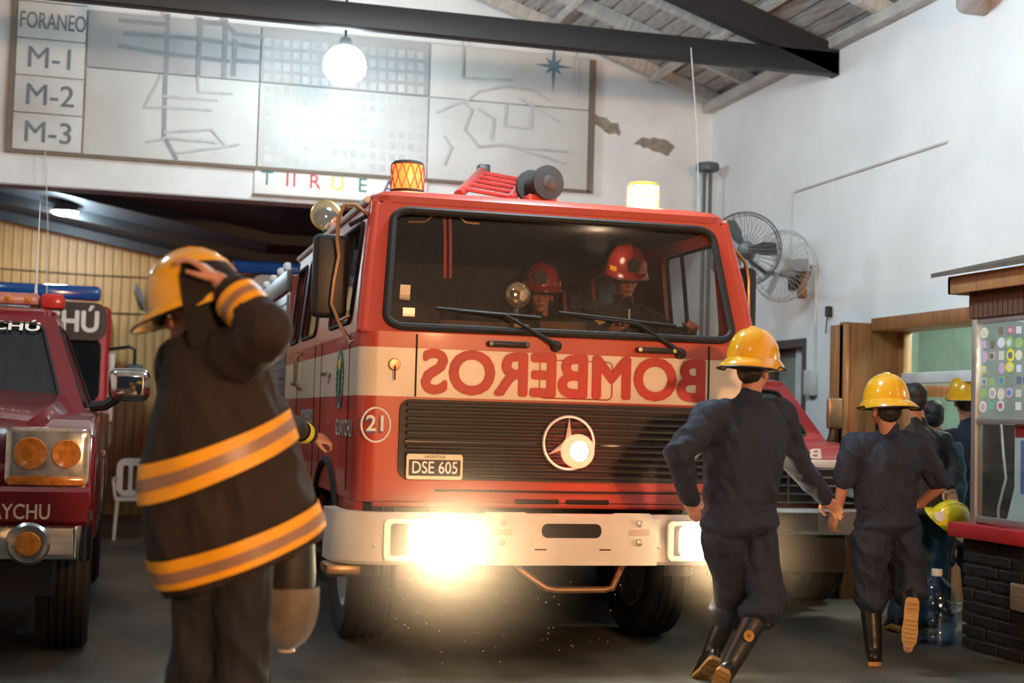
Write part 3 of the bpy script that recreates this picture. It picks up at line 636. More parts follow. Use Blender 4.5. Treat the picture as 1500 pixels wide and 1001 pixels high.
for x in (2.08, 2.91):
    for z in (.855, .745): G().lathe([(0, .016), (.018, .012), (.022, 0)], (x, BYF-.014, z), (0, -1, 0), 12).build('bolt', 'alu', bc)
    G().b2((x-.06, BYF-.017, .785), (x+.06, BYF-.013, .82)).build('reflector', mat('old_reflector', (.62, .48, .36), .5), bc)
for x in (2.31, 2.70): G().b2((x-.035, BYF-.017, .70), (x+.035, BYF-.013, .707)).build('seam', 'cab_dark', bc)
G().b2((1.10, 8.0, .545), (1.30, 8.25, .605), .02).build('step', 'bare_tube', fe)
HL = []
for x0, x1 in ((1.40, 1.885), (3.085, 3.57)):
    hb = G().panel(rrect(x0, .64, x1, .872, .03), [rrect(x0+.035, .665, x1-.035, .847, .02)], fplane(BYF-.001), .025).build('headlight_bezel', 'bumper_white', fe)
    G().panel(rrect(x0+.03, .66, x1-.03, .852, .02), [], fplane(BYF-.004), .004).build('headlight_housing', 'grille_black', hb)
    xc = (x0+x1)/2; dx = .06 if x0 < 2 else .0
    G().loft([[V((xc+dx+u, BYF-.008-d, .756+v)) for u, v in rrect(-w_, -h_, w_, h_, .03)] for w_, h_, d in ((.165, .085, 0), (.155, .078, .012), (.10, .05, .02))], True, True).build('headlight_lens', 'headlamp', hb)
    l_ = lamp('headlight_beam', 'SPOT', (xc+dx, BYF-.06, .756), 240, (1., .78, .50), .07, (xc+dx, BYF-5, .3), 125, .9); l_.parent = fe; l_.location = V((xc+dx, BYF-.06, .756))-worg(fe)
    l_ = lamp('headlight_glow', 'POINT', (xc+dx, BYF-.14, .756), 9, (1., .74, .42), .06); l_.parent = fe; l_.location = V((xc+dx, BYF-.14, .756))-worg(fe)
    G().lathe([(0, .01), (.01, .008), (.011, 0)], (x0-.05, BYF+.0, .72), (0, -1, 0), 10).build('bumper_screw', 'alu', fe)
G().tube([(2.21, 8.15, .62), (2.26, 8.13, .56), (2.42, 8.10, .455), (2.48, 8.10, .445), (2.78, 8.10, .445), (2.83, 8.10, .455), (2.89, 8.13, .56), (2.93, 8.15, .62)], .021, 10).build('skid_tube', 'bare_tube', fe)
# wipers
for base, mid, tip, t0, t1 in ((( 817, 507), (740, 462), (635, 452), (640, 452), (792, 466)), ((1000, 518), (935, 475), (815, 460), (818, 458), (990, 478))):
    B_, M_, T_ = at(*base, 8.0), at(*mid, 8.08), at(*tip, 8.12); wd = V((0, -.03, 0))
    wp_ = G().tube([B_, B_*.4+M_*.6, M_, T_], [.016, .012, .009, .006], 8).build('wiper_arm', 'black_plastic', fe)
    G().tube([at(*t0, 8.115), at(*t1, 8.10)], .011, 6).build('wiper_blade', 'rubber', wp_)
    G().lathe([(.01, .05), (.03, .04), (.036, 0)], B_+V((0, .05, 0)), (0, -1, 0), 14).build('wiper_pivot', 'black_plastic', wp_)
# mirrors
def mirror(s, c, h, wd, pts, label):
    m_ = G().box(c, (wd, .09, h), .035, seg=3).build('mirror', 'black_plastic', fe, label=label)
    G().b2((c[0]-wd*.42, c[1]+.045, c[2]-h*.42), (c[0]+wd*.42, c[1]+.05, c[2]+h*.42)).build('mirror_glass', 'chrome', m_)
    G().tube(pts, .013, 8).build('mirror_arm', 'bare_tube', m_)
c = at(483, 405, 8.45); mirror(-1, c, .50, .21, [at(540, 315, 8.32), at(520, 300, 8.3), at(505, 300, 8.3), at(496, 320, 8.32), at(494, 350, 8.35), at(497, 375, 8.36), at(490, 410, 8.37), at(486, 445, 8.37), at(500, 480, 8.33), at(513, 502, 8.3)], 'tall black wing mirror on a bent copper-coloured tube')
c = at(1092, 440, 8.45); mirror(1, c, .42, .13, [at(1056, 352, 8.32), at(1075, 365, 8.33), at(1092, 385, 8.35), at(1096, 410, 8.37), at(1096, 470, 8.37), at(1088, 500, 8.3)], None)
G().tube([at(497, 470, 8.33), at(512, 462, 8.33)], .012, 8).build('mirror_clamp', 'chrome', fe); G().tube([at(510, 502, 8.3), at(528, 495, 8.3)], .012, 8).build('mirror_clamp', 'chrome', fe)
G().tube([at(512, 330, 8.4), at(545, 312, 8.34)], .014, 8).build('mirror_clamp', 'black_plastic', fe)
# driver's door swung open beyond the cab
a_ = R(24); dr = lambda u, v, d: V((TX+1.21+math.sin(a_)*u+d*math.cos(a_), 8.45+math.cos(a_)*u-d*math.sin(a_), v))
od = G().panel([(0, 1.0), (1.02, 1.0), (1.02, 2.55), (.06, 2.55), (0, 1.95)], [rrect(.11, 1.97, .94, 2.47, .05)], dr, .05).build('open_door', 'engine_red', fe, flat=True)
# cab interior
G().b2((1.32, 8.16, 1.10), (3.65, 12.0, 1.16)).build('cab_floor', 'cab_dark', fe, flat=True); G().b2((1.33, 11.93, 1.1), (3.64, 11.98, 2.7)).build('cab_back', 'cab_dark', fe, flat=True)
G().b2((1.36, 9.58, 1.2), (2.8, 9.64, 2.5), .03).build('cab_partition', 'cab_dark', fe); G().b2((1.40, 8.32, 2.685), (3.57, 11.9, 2.70)).build('headliner', mat('headliner', (.05, .035, .025), .8), fe, flat=True)
G().loft([[V((x, y, z)) for y, z in ((8.14, 1.16), (8.14, 1.86), (8.34, 1.90), (8.55, 1.84), (8.58, 1.16))] for x in (1.34, 3.63)]).build('dashboard', 'cab_dark', fe, flat=True)
G().b2((1.78, 8.32, 1.88), (2.30, 8.48, 2.03), .01).build('dash_tray', 'cab_brown', fe); G().b2((2.4, 8.32, 1.88), (2.70, 8.46, 2.05), .01).build('dash_tray', 'cab_brown', fe); G().b2((2.66, 8.28, 1.89), (2.92, 8.34, 1.98), .01).build('radio', 'fan_grey', fe)
for xc in (1.78, 3.15):
    st_ = G().box((xc, 9.12, 1.48), (.5, .46, .16), .05, seg=3).build('seat', 'black_plastic', fe); G().box((xc, 9.40, 1.88), (.48, .13, .70), .05, rot=Matrix.Rotation(-.12, 3, 'X'), seg=3).build('seat_back', mat('seat_brown', (.05, .028, .018), .7), st_)
sw = V((3.12, 8.66, 1.99)); ax = V((0, -.45, .9)).normalized(); k_ = ax.to_track_quat('Z', 'Y').to_matrix()
w_ = G().tube([sw + k_ @ V((math.cos(2*PI*i/32)*.235, math.sin(2*PI*i/32)*.235, 0)) for i in range(32)], .014, 8, True).build('steering_wheel', 'black_plastic', fe)
for a in (90, 210, 330): G().cyl(sw, sw + k_ @ V((math.cos(R(a))*.235, math.sin(R(a))*.235, 0)), .012, n=6).build('spoke', 'black_plastic', w_)
G().cyl(sw, sw-ax*.5, .03, n=10).build('column', 'black_plastic', w_)
l_ = lamp('cab_fill_light', 'POINT', (2.9, 8.75, 2.62), 5, (1, .8, .6), .08); l_.parent = fe; l_.location = V((2.9, 8.75, 2.62))-worg(fe)  # added lamp without a fixture, brightens the driver
# spotlight, pennants, stickers
sp = at(758, 432, 8.28)
s_ = G().lathe([(.0, -.09), (.05, -.08), (.075, -.03), (.082, 0), (.078, .015)], sp, (0, -1, .05), 24).build('spotlight', 'chrome', fe); G().ell(sp+V((0, -.012, 0)), (.074, .022, .074)).build('spot_lens', 'lens_glass', s_)
G().cyl(sp+V((0, .02, -.08)), (sp.x+.01, sp.y+.03, 1.9), .012, n=8).build('spot_stem', 'chrome', s_); G().b2((sp.x-.03, 8.24, 1.91), (sp.x+.07, 8.30, 2.02), .01).build('spot_bracket', mat('tan_box', (.55, .38, .2), .6), s_)
for px in (651, 659):
    p, q = at(px, 312, 8.36), at(px+1, 408, 8.30)
    G().loft([[a_2+V((dx, 0, 0)) for dx in (-.009, .009)] for a_2 in (p, p*.6+q*.4+V((.006, .01, 0)), q)], False, False).build('red_ribbon', 'red_letter', fe)
G().tube([at(598, 325, 8.36), at(623, 325, 8.36), at(636, 314, 8.36), at(670, 315, 8.36), at(682, 326, 8.36), at(702, 328, 8.36)], .008, 6).build('visor_rail', 'bare_tube', fe)
G().panel([(-.03, -.04), (.03, -.045), (.033, .045), (-.027, .045)], [], lambda u, v, d: fmap(-.80, .30, .008)+V((u, d*.3-.0, v)), .002).build('sticker', 'plate_edge', fe, flat=True)
G().panel([(-.035, -.025), (.035, -.025), (.035, .025), (-.035, .025)], [], lambda u, v, d: fmap(-.775, .155, .008)+V((u, d*.3, v)), .002).build('sticker', 'alu', fe, flat=True)
G().b2((1.62, 8.2, 1.905), (1.88, 8.26, 1.925)).build('dash_paper', 'paper', fe)
# chassis, wheels, rear body
G().b2((1.75, 8.3, .62), (3.2, 15, .92)).build('chassis', 'cab_dark', fe, flat=True); G().b2((1.4, 8.35, .92), (3.57, 9.1, 1.1)).build('engine_tunnel', 'cab_dark', fe, flat=True)
def wheel(c, r, wd, par, groove=4, label=None):
    c = V(c); n = 40; pr = [(r*.62, -wd*.36), (r*.80, -wd*.5), (r*.93, -wd*.5), (r*.985, -wd*.42)]
    for i in range(groove):
        z0_ = -wd*.38+wd*.76*i/groove; z1_ = -wd*.38+wd*.76*(i+1)/groove; pr += [(r, z0_+.006), (r, z1_-.012), (r*.97, z1_-.008), (r*.97, z1_)]
    pr += [(r*.985, wd*.42), (r*.93, wd*.5), (r*.80, wd*.5), (r*.62, wd*.36)]
    t_ = G().lathe(pr, c, (1, 0, 0), n, False).build('wheel', 'tyre', par)
    G().lathe([(0, -wd*.18), (r*.18, -wd*.2), (r*.2, -wd*.1), (r*.48, -wd*.12), (r*.60, -wd*.38), (r*.64, -wd*.36), (r*.60, 0), (r*.64, wd*.36), (r*.60, wd*.38), (r*.48, wd*.12), (r*.2, wd*.1), (r*.18, wd*.2), (0, wd*.18)], c, (1, 0, 0), 28).build('rim', 'rim_grey', t_)
    for i in range(8):
        a = 2*PI*i/8; p = c+V((0, math.cos(a)*r*.33, math.sin(a)*r*.33)); G().cyl(p-V((wd*.16, 0, 0)), p+V((wd*.16, 0, 0)), .014, n=6).build('wheel_nut', 'rim_grey', t_)
    return t_
for x in (1.50, 3.47): wheel((x, 9.28, .52), .52, .29, fe); wheel((x, 13.6, .52), .52, .29, fe)
for x in (1.36, 3.55):
    mf = G().b2((x-.17, 8.66, .46), (x+.17, 8.69, .64), .004).build('mud_flap', mat('flap', (.11, .095, .08), .7), fe)
    for i in range(6): G().b2((x-.15+i*.055, 8.645, .47), (x-.13+i*.055, 8.66, .63)).build('flap_rib', 'flap', mf)
rb = G().b2((1.28, 12.1, .75), (3.69, 15.6, 2.62), .03).build('rear_body', 'engine_red', fe)
for k, (a, b) in enumerate(((12.15, 13.2), (13.3, 14.35), (14.45, 15.5))):
    sh = G().b2((1.262, a, 1.0), (1.285, b, 2.45), .004).build('roller_shutter', 'shutter_grey', rb)
    for i in range(20): G().b2((1.256, a+.02, 1.04+i*.07), (1.264, b-.02, 1.05+i*.07)).build('shutter_rib', mat('shutter_dark', (.16, .165, .17), .5, metal=.4), sh)
G().b2((1.25, 12.1, 2.48), (1.30, 15.6, 2.66), .008).build('body_rail', 'shutter_grey', rb)
for y in (12.3, 12.8, 13.5, 14.2): G().box((1.27, y, 2.70), (.06, .12, .07), .02).build('clearance_lamp', 'white_body', rb)
# roof kit
for (px, py, rr_, lit) in ((597, 259, .1, 0), (942, 289, .1, 1)):
    p = at(px, py, 8.95); b_ = G().lathe([(.10, -.095), (.104, -.08), (.104, .075), (.10, .08)], p, (0, 0, 1), 24, False).build('beacon', 'beacon_amber' if not lit else 'beacon_hot', fe, label='lit amber roof beacon')
    G().lathe([(.03, .10), (.09, .095), (.106, .08), (.104, .07)], p, (0, 0, 1), 24).build('beacon_cap', 'cab_dark' if not lit else 'beacon_amber', b_); G().lathe([(.11, -.13), (.11, -.09), (.1, -.09)], p, (0, 0, 1), 24).build('beacon_base', 'cab_dark', b_)
    g = G()
    for i in range(12):
        a = 2*PI*i/12
        for s in (1, -1): g.tube([p+V((math.cos(a+s*j*.13)*.106, math.sin(a+s*j*.13)*.106, -.085+j*.04)) for j in range(5)], .004, 4)
    g.build('beacon_lattice', 'beacon_amber' if lit else 'engine_red_dark', b_)
    for s in (-1, 1): G().ell(p+V((s*.045, -.02, -.005)), (.03, .03, .055)).build('beacon_bulb', 'beacon_hot', b_)
    l_ = lamp('beacon_glow', 'POINT', p+V((0, -.2, 0)), 5 if lit else 2.5, (1, .35, .12), .08); l_.parent = fe; l_.location = p+V((0, -.2, 0))-worg(fe)
hr = at(790, 271, 9.3); h_ = G().lathe([(.03, -.14), (.115, -.13), (.118, -.1), (.07, -.09), (.07, .09), (.118, .1), (.118, .13), (.03, .14)], hr, (.25, -1, 0), 28).build('hose_reel', 'cab_dark', fe)
G().lathe([(.0, .15), (.03, .148), (.05, .14)], hr, (.25, -1, 0), 18).build('reel_hub', 'grille_black', h_)
G().b2((hr.x-.1, 9.2, 2.8), (hr.x+.1, 9.45, hr.z-.08), .01).build('reel_stand', 'engine_red', fe)
p, q = at(672, 279, 9.2), at(707, 250, 10.6); ld = G().tube([p+V((0, 0, -.03)), q], .035, 8).build('ladder', 'red_paint', fe)
G().tube([p+V((.36, 0, -.04)), q+V((.36, 0, -.04))], .035, 8).build('ladder_rail', 'red_paint', ld)
for i in range(5): t_ = (i+.5)/5; a = p*(1-t_)+q*t_; G().tube([a, a+V((.36, 0, -.04))], .016, 6).build('rung', 'red_paint', ld)
G().box(q+V((.0, -.02, -.02)), (.09, .1, .12), .01).build('ladder_clamp', 'black_plastic', ld); G().tube([q+V((0, -.1, -.08)), V((hr.x-.08, 10.4, q.z-.10))], .028, 8).build('monitor_pipe', 'red_paint', fe)
G().b2((2.0, 9.0, 2.80), (2.7, 10.7, 2.86), .01).build('roof_rack', 'red_paint', fe)
sl2 = at(478, 316, 10.6); s2 = G().lathe([(.03, -.10), (.08, -.09), (.115, -.02), (.12, .02), (.105, .03)], sl2, (-.1, -1, 0), 24).build('searchlight', 'brass', fe); G().lathe([(0, .035), (.05, .04), (.1, .03)], sl2, (-.1, -1, 0), 20).build('search_lens', 'lens_glass', s2); G().cyl(sl2-V((0, 0, .1)), (sl2.x, sl2.y, 2.76), .03, n=8).build('search_post', 'black_plastic', s2)
# local dusty haze added to stand in for headlight bloom, and specks of dust
hz = bpy.data.materials.new('haze'); hz.use_nodes = True; N = hz.node_tree.nodes; L = hz.node_tree.links; N.remove(N['Principled BSDF'])
vs = N.new('ShaderNodeVolumeScatter'); vs.inputs['Anisotropy'].default_value = .35; vs.inputs['Color'].default_value = (1, .84, .68, 1)
tc = N.new('ShaderNodeTexCoord'); gr_ = N.new('ShaderNodeTexGradient'); gr_.gradient_type = 'SPHERICAL'; mu = N.new('ShaderNodeMath'); mu.operation = 'MULTIPLY'; mu.inputs[1].default_value = .42
L.new(tc.outputs['Object'], gr_.inputs[0]); pw = N.new('ShaderNodeMath'); pw.operation = 'POWER'; pw.inputs[1].default_value = 1.8; L.new(gr_.outputs['Fac'], pw.inputs[0]); L.new(pw.outputs[0], mu.inputs[0]); L.new(mu.outputs[0], vs.inputs['Density']); L.new(vs.outputs[0], N['Material Output'].inputs['Volume'])
for xc, lab in ((1.70, 'warm dusty haze added for the glow around the left headlight'), (3.33, 'warm dusty haze added for the glow around the right headlight')):
    o = G().ell((0, 0, 0), (1, 1, 1), None, 20, 12).build('glow_haze', hz); o.scale = (.85, .60, .72) if xc < 2 else (.55, .5, .5); o.location = (xc, 7.40, .72); tag(o, lab, 'haze'); o['kind'] = 'stuff'
g = G()
for i in range(70):
    p = V((random.uniform(1.4, 2.7), random.uniform(7.1, 7.8), random.uniform(.15, .62))); r_ = random.uniform(.0015, .0035); g.add([p+V(d_)*r_ for d_ in ((1, 0, 0), (-1, 0, 0), (0, 1, 0), (0, -1, 0), (0, 0, 1), (0, 0, -1))], [(0, 2, 4), (2, 1, 4), (1, 3, 4), (3, 0, 4), (2, 0, 5), (1, 2, 5), (3, 1, 5), (0, 3, 5)])
o = g.build('dust_specks', mat('dust', (.8, .7, .55), .8)); tag(o, 'dust specks floating below the left headlight', 'dust'); o['kind'] = 'stuff'
# ------------------------------------------------------------------ other vehicles
mat('maroon', (.16, .010, .016), .22, var=.06, scale=2, coat=.6)
mat('rescue_red', (.33, .025, .03), .4, var=.08, coat=.2)
mat('dark_glass', (.012, .015, .017), .06, var=.3, scale=3, spec=.6)
mat('amber_lens', (.55, .20, .03), .15, var=.3, scale=30); mat('clear_lens', (.55, .56, .55), .12, metal=.6, var=.3, scale=18)
mat('blue_lens', (.01, .08, .32), .12, coat=.4); mat('pale_pink', (.42, .16, .13), .3); mat('red_lens', (.5, .03, .03), .2)
mat('dull_chrome', (.36, .38, .37), .25, metal=.9, var=.2, scale=8)
mat('blue_black', (.014, .018, .026), .3); mat('truck_red', (.50, .025, .025), .35, coat=.3)
def prof_body(g, poly, x0, x1, r=.05):
    b = bmesh.new(); A = [b.verts.new((x0, y, z)) for y, z in poly]; B = [b.verts.new((x1, y, z)) for y, z in poly]; n = len(poly)
    b.faces.new(A); b.faces.new(B[::-1])
    for i in range(n): b.faces.new((A[i], B[i], B[(i+1) % n], A[(i+1) % n]))
    bmesh.ops.recalc_face_normals(b, faces=b.faces)
    es = [e for e in b.edges if len(e.link_faces) == 2 and e.calc_face_angle(0) > .5]
    bmesh.ops.bevel(b, geom=es, offset=r, segments=3, affect='EDGES', profile=.5, clamp_overlap=True)
    bmesh.ops.triangulate(b, faces=[f for f in b.faces if len(f.verts) > 4]); return g.bm(b)
def arc(c, z, r, a0, a1, n=9): return [(c+r*math.cos(R(a0+(a1-a0)*i/n)), z+r*math.sin(R(a0+(a1-a0)*i/n))) for i in range(n+1)]
def greenhouse(par, xc, base, top, m):
    """base=(halfw,y0,y1,z) top=(halfw,y0,y1,z): painted pillars and roof with glazed openings"""
    bw, by0, by1, bz = base; tw, ty0, ty1, tz = top
    q = lambda s, e, t: V((xc+s*(bw+(tw-bw)*t), (by0+(ty0-by0)*t) if e == 0 else (by1+(ty1-by1)*t), bz+(tz-bz)*t))
    faces = {'windscreen': (q(-1, 0, 0), q(1, 0, 0), q(1, 0, 1), q(-1, 0, 1)), 'rear_window': (q(1, 1, 0), q(-1, 1, 0), q(-1, 1, 1), q(1, 1, 1)),
             'side_window': (q(1, 0, 0), q(1, 1, 0), q(1, 1, 1), q(1, 0, 1)), 'side_window.': (q(-1, 1, 0), q(-1, 0, 0), q(-1, 0, 1), q(-1, 1, 1))}
    for nm, (a, b, c, d_) in faces.items():
        n = (b-a).cross(d_-a).normalized(); f = lambda u, v, dd: (a*(1-u)+b*u)*(1-v) + (d_*(1-u)+c*u)*v - n*dd
        hole = rrect(.075, .05, .925, .90, .06)
        G().panel([(0, 0), (1, 0), (1, 1), (0, 1)], [hole], f, .035).build('pillar_frame', m, par)
        G().panel(hole, [], lambda u, v, dd: f(u, v, .012+dd), .006).build(nm.strip('.'), 'dark_glass', par, flat=True)
        G().tube([f(u, v, -.002) for u, v in hole], .011, 6, True).build('window_seal', 'rubber', par)
        if nm.startswith('side'): G().panel([(.52, .04), (.56, .04), (.56, .92), (.52, .92)], [], lambda u, v, dd: f(u, v, -.004+dd), .01).build('door_pillar', m, par)
    G().loft([[V((xc+u, v, z)) for u, v in rrect(-w_, y0_, w_, y1_, .08)] for w_, y0_, y1_, z in ((tw+.005, ty0-.005, ty1+.005, tz-.015), (tw, ty0, ty1, tz+.03), (tw-.06, ty0+.08, ty1-.06, tz+.055), (.2, ty0+.4, ty1-.4, tz+.065))]).build('roof', m, par)
# --- maroon pickup at the left
pu = thing('pickup_truck', (-1.17, 9.5, 0), 'maroon pickup truck with chrome mirrors and light bar at the left edge', 'pickup truck')
px0, px1, pc_ = -2.17, -.17, -1.17
prof_body(G(), [(8.28, .86), (8.52, .86)] + arc(9.05, .52, .55, 142, 20) + [(9.62, .58), (11.85, .58)] + arc(12.5, .52, .55, 172, 8) + [(13.4, .7), (13.75, .75), (13.78, 1.42), (11.9, 1.42), (9.5, 1.42), (8.75, 1.38), (8.42, 1.30), (8.28, 1.1)], px0+.02, px1, .05).build('body', 'maroon', pu)
G().loft([[V((pc_+u, y, z)) for u, z in ((-w_, z0_), (-w_*.9, z1_), (-.3, z1_+.03), (.3, z1_+.03), (w_*.9, z1_), (w_, z0_))] for y, w_, z0_, z1_ in ((8.30, .62, 1.05, 1.25), (8.36, .70, 1.12, 1.36), (8.7, .78, 1.30, 1.43), (9.3, .84, 1.38, 1.49), (9.62, .86, 1.40, 1.52))], True, True).build('hood', 'maroon', pu)
greenhouse(pu, pc_, (.90, 9.50, 11.75, 1.42), (.66, 10.2, 11.55, 2.06), 'maroon')
text('GUALEGUAYCHÚ', .15, lambda u, v, d: V((pc_+.575+u, 10.125-.018-.01+v*.62, 1.975+v*.57)), 'lettering', 'white_letter', pu, bold=.025, align='RIGHT')
G().b2((pc_-.14, 10.0, 1.86), (pc_-.06, 10.01, 1.92)).build('windscreen_sticker', mat('sticker_pale', (.35, .5, .42), .5), pu)
for s in (-1, 1):
    hx = pc_+s*.75
    h = G().loft([[V((hx+u, y, 1.165+v)) for u, v in rrect(-w_, -h_, w_, h_, .04)] for w_, h_, y in ((.225, .165, 8.33), (.22, .16, 8.26), (.19, .14, 8.25))]).build('headlight', 'clear_lens', pu)
    for dx, r_ in ((-.09, .085), (.10, .075)): G().lathe([(0, -.0), (r_*.6, .02), (r_, .03), (r_*1.05, .02)], (hx+dx*s, 8.255, 1.185), (0, -1, 0), 20).build('reflector', 'amber_lens', h)
    G().b2((hx-.2, 8.235, 1.01), (hx+.2, 8.25, 1.06), .01).build('turn_signal', 'amber_lens', h)
    fl = G().lathe([(0, .01), (.072, .012), (.1, .02), (.115, 0)], (pc_+s*.68, 8.09, .705), (0, -1, 0), 24).build('fog_light', 'dull_chrome', pu); G().lathe([(0, .03), (.06, .025), (.068, .01)], (pc_+s*.68, 8.085, .705), (0, -1, 0), 20).build('fog_lens', 'amber_lens', fl)
    mr = G().box((pc_+s*1.17, 9.72, 1.60), (.27, .14, .22), .06, seg=3).build('wing_mirror', 'chrome', pu); G().tube([(pc_+s*.93, 9.74, 1.45), (pc_+s*1.02, 9.72, 1.46), (pc_+s*1.10, 9.72, 1.52)], .035, 8).build('mirror_arm', 'black_plastic', mr)
    G().box((pc_+s*1.01, 10.55, 1.12), (.035, .2, .045), .012).build('door_handle', 'chrome', pu)
    G().b2((pc_+s*1.0-.004, 9.66, .65), (pc_+s*1.0+.004, 9.67, 1.42)).build('door_joint', 'rubber', pu)
    wheel((pc_+s*.84, 9.05, .42), .42, .29, pu, 5); wheel((pc_+s*.84, 12.5, .42), .42, .29, pu, 5)
G().b2((pc_-.48, 8.24, .92), (pc_+.48, 8.30, 1.30), .04).build('grille', 'chrome', pu); 
for i in range(5): G().b2((pc_-.43, 8.225, .96+i*.065), (pc_+.43, 8.245, .99+i*.065)).build('grille_bar', 'rubber', pu)
G().loft([[V((pc_+u, y, z)) for u, z in ((-.98, z0_), (-.98, z1_), (.98, z1_), (.98, z0_))] for y, z0_, z1_ in ((8.4, .82, 1.0), (8.18, .80, 1.005), (8.15, .82, .98))]).build('bumper_top', 'maroon', pu)
G().loft([[V((pc_+u, y, z)) for u, z in ((-w_, z0_), (-w_, z1_), (w_, z1_), (w_, z0_))] for y, z0_, z1_, w_ in ((8.5, .63, .80, 1.0), (8.2, .60, .80, .99), (8.12, .62, .80, .93), (8.10, .65, .785, .9))]).build('bumper', 'chrome', pu)
text('GUALEGUAYCHU', .115, lambda u, v, d: V((-.385+u, 8.146, .868+v)), 'lettering', 'plate_edge', pu, bold=.012, align='RIGHT', squash=.8)
G().b2((pc_-.8, 8.3, .4), (pc_+.8, 13, .62)).build('underbody', 'cab_dark', pu, flat=True)
lb = G().b2((pc_-.66, 10.5, 2.15), (pc_+.53, 10.75, 2.235), .02).build('light_bar', 'pale_pink', pu)
G().b2((pc_+.54, 10.5, 2.13), (pc_+.70, 10.75, 2.24), .03).build('light_bar_end', 'red_lens', lb); G().b2((pc_-.82, 10.5, 2.13), (pc_-.67, 10.75, 2.24), .03).build('light_bar_end', 'red_lens', lb)
for i in range(9): G().ell((pc_-.58+i*.13, 10.495, 2.19), (.025, .01, .025)).build('bulb', 'amber_lens', lb)
for s in (-.5, .5): G().b2((pc_+s-.03, 10.55, 2.09), (pc_+s+.03, 10.7, 2.16)).build('bar_foot', 'black_plastic', lb)
G().tube([(pc_+.5, 10.62, 2.23), (pc_+.5, 10.62, 2.34), (pc_+.502, 10.62, 2.9)], [.012, .008, .003], 6).build('antenna', 'conduit', pu)
# --- red rescue truck at the right
rt = thing('rescue_truck', (4.82, 11.5, 0), 'older red rescue truck with chrome grille and bumper parked by the right wall', 'truck'); rc_ = 4.75
prof_body(G(), [(10.22, .72), (10.45, .72)] + arc(10.95, .50, .52, 152, 12) + [(11.5, .56), (14.4, .56), (14.4, 1.36), (11.3, 1.36), (10.35, 1.30), (10.2, 1.2)], rc_-.98, rc_+.98, .05).build('body', 'rescue_red', rt)
greenhouse(rt, rc_, (.95, 10.95, 13.2, 1.34), (.80, 11.4, 13.0, 1.80), 'rescue_red')
text('BOMBEROS', .17, lambda u, v, d: V((rc_-.0+u, 10.23-.02+.10*(v+.06), 1.235+v*.62)), 'lettering', 'white_letter', rt, bold=.03, mirror=True, squash=1.25)
text('GUAYCHU', .12, lambda u, v, d: V((rc_+.1+u, 11.30+v*.7, 1.735+v*.68)), 'lettering', 'white_letter', rt, bold=.02, mirror=True)
G().b2((rc_-.96, 10.17, 1.13), (rc_+.96, 10.22, 1.19), .01).build('hood_lip', 'white_body', rt)
gr2 = G().b2((rc_-.93, 10.19, .84), (rc_+.93, 10.22, 1.13), .01).build('grille', 'cab_dark', rt)
for i in range(5): G().b2((rc_-.93, 10.165, .85+i*.066), (rc_+.93, 10.19, .864+i*.066)).build('grille_bar', 'dull_chrome', gr2)
for i in range(9): G().b2((rc_-.92+i*.228, 10.16, .845), (rc_-.905+i*.228, 10.185, 1.13)).build('grille_bar', 'dull_chrome', gr2)
for s in (-1, 1):
    G().lathe([(0, .012), (.075, .015), (.09, 0)], (rc_+s*.78, 10.165, .99), (0, -1, 0), 22).build('headlight', 'clear_lens', rt)
    mr = G().box((rc_+s*1.06, 11.0, 1.57), (.15, .05, .27), .03, seg=3).build('wing_mirror', 'bare_tube', rt) if s > 0 else None
    for dx in ((-.03, .03) if s > 0 else ()): G().tube([(rc_+s*1.06+dx, 11.0, 1.45), (rc_+s*1.03+dx, 11.0, 1.34), (rc_+s*.97, 11.05, 1.30)], .009, 6).build('mirror_arm', 'black_plastic', mr)
    wheel((rc_+s*.82, 10.95, .42), .42, .27, rt, 4); wheel((rc_+s*.82, 13.6, .42), .42, .27, rt, 4)
bp2 = G().loft([[V((rc_+u, y, z)) for u, z in ((-1, z0_), (-1, z1_), (1, z1_), (1, z0_))] for y, z0_, z1_ in ((10.15, .62, .82), (10.02, .62, .82), (9.99, .65, .79))]).build('bumper', 'dull_chrome', rt)
G().panel(rrect(rc_+.40, .635, rc_+.85, .80, .02), [], fplane(9.99), .012).build('number_plate', 'rim_grey', bp2)
G().b2((rc_-.8, 10.3, .30), (rc_+.8, 14.3, .6)).build('underbody', 'cab_dark', rt, flat=True)
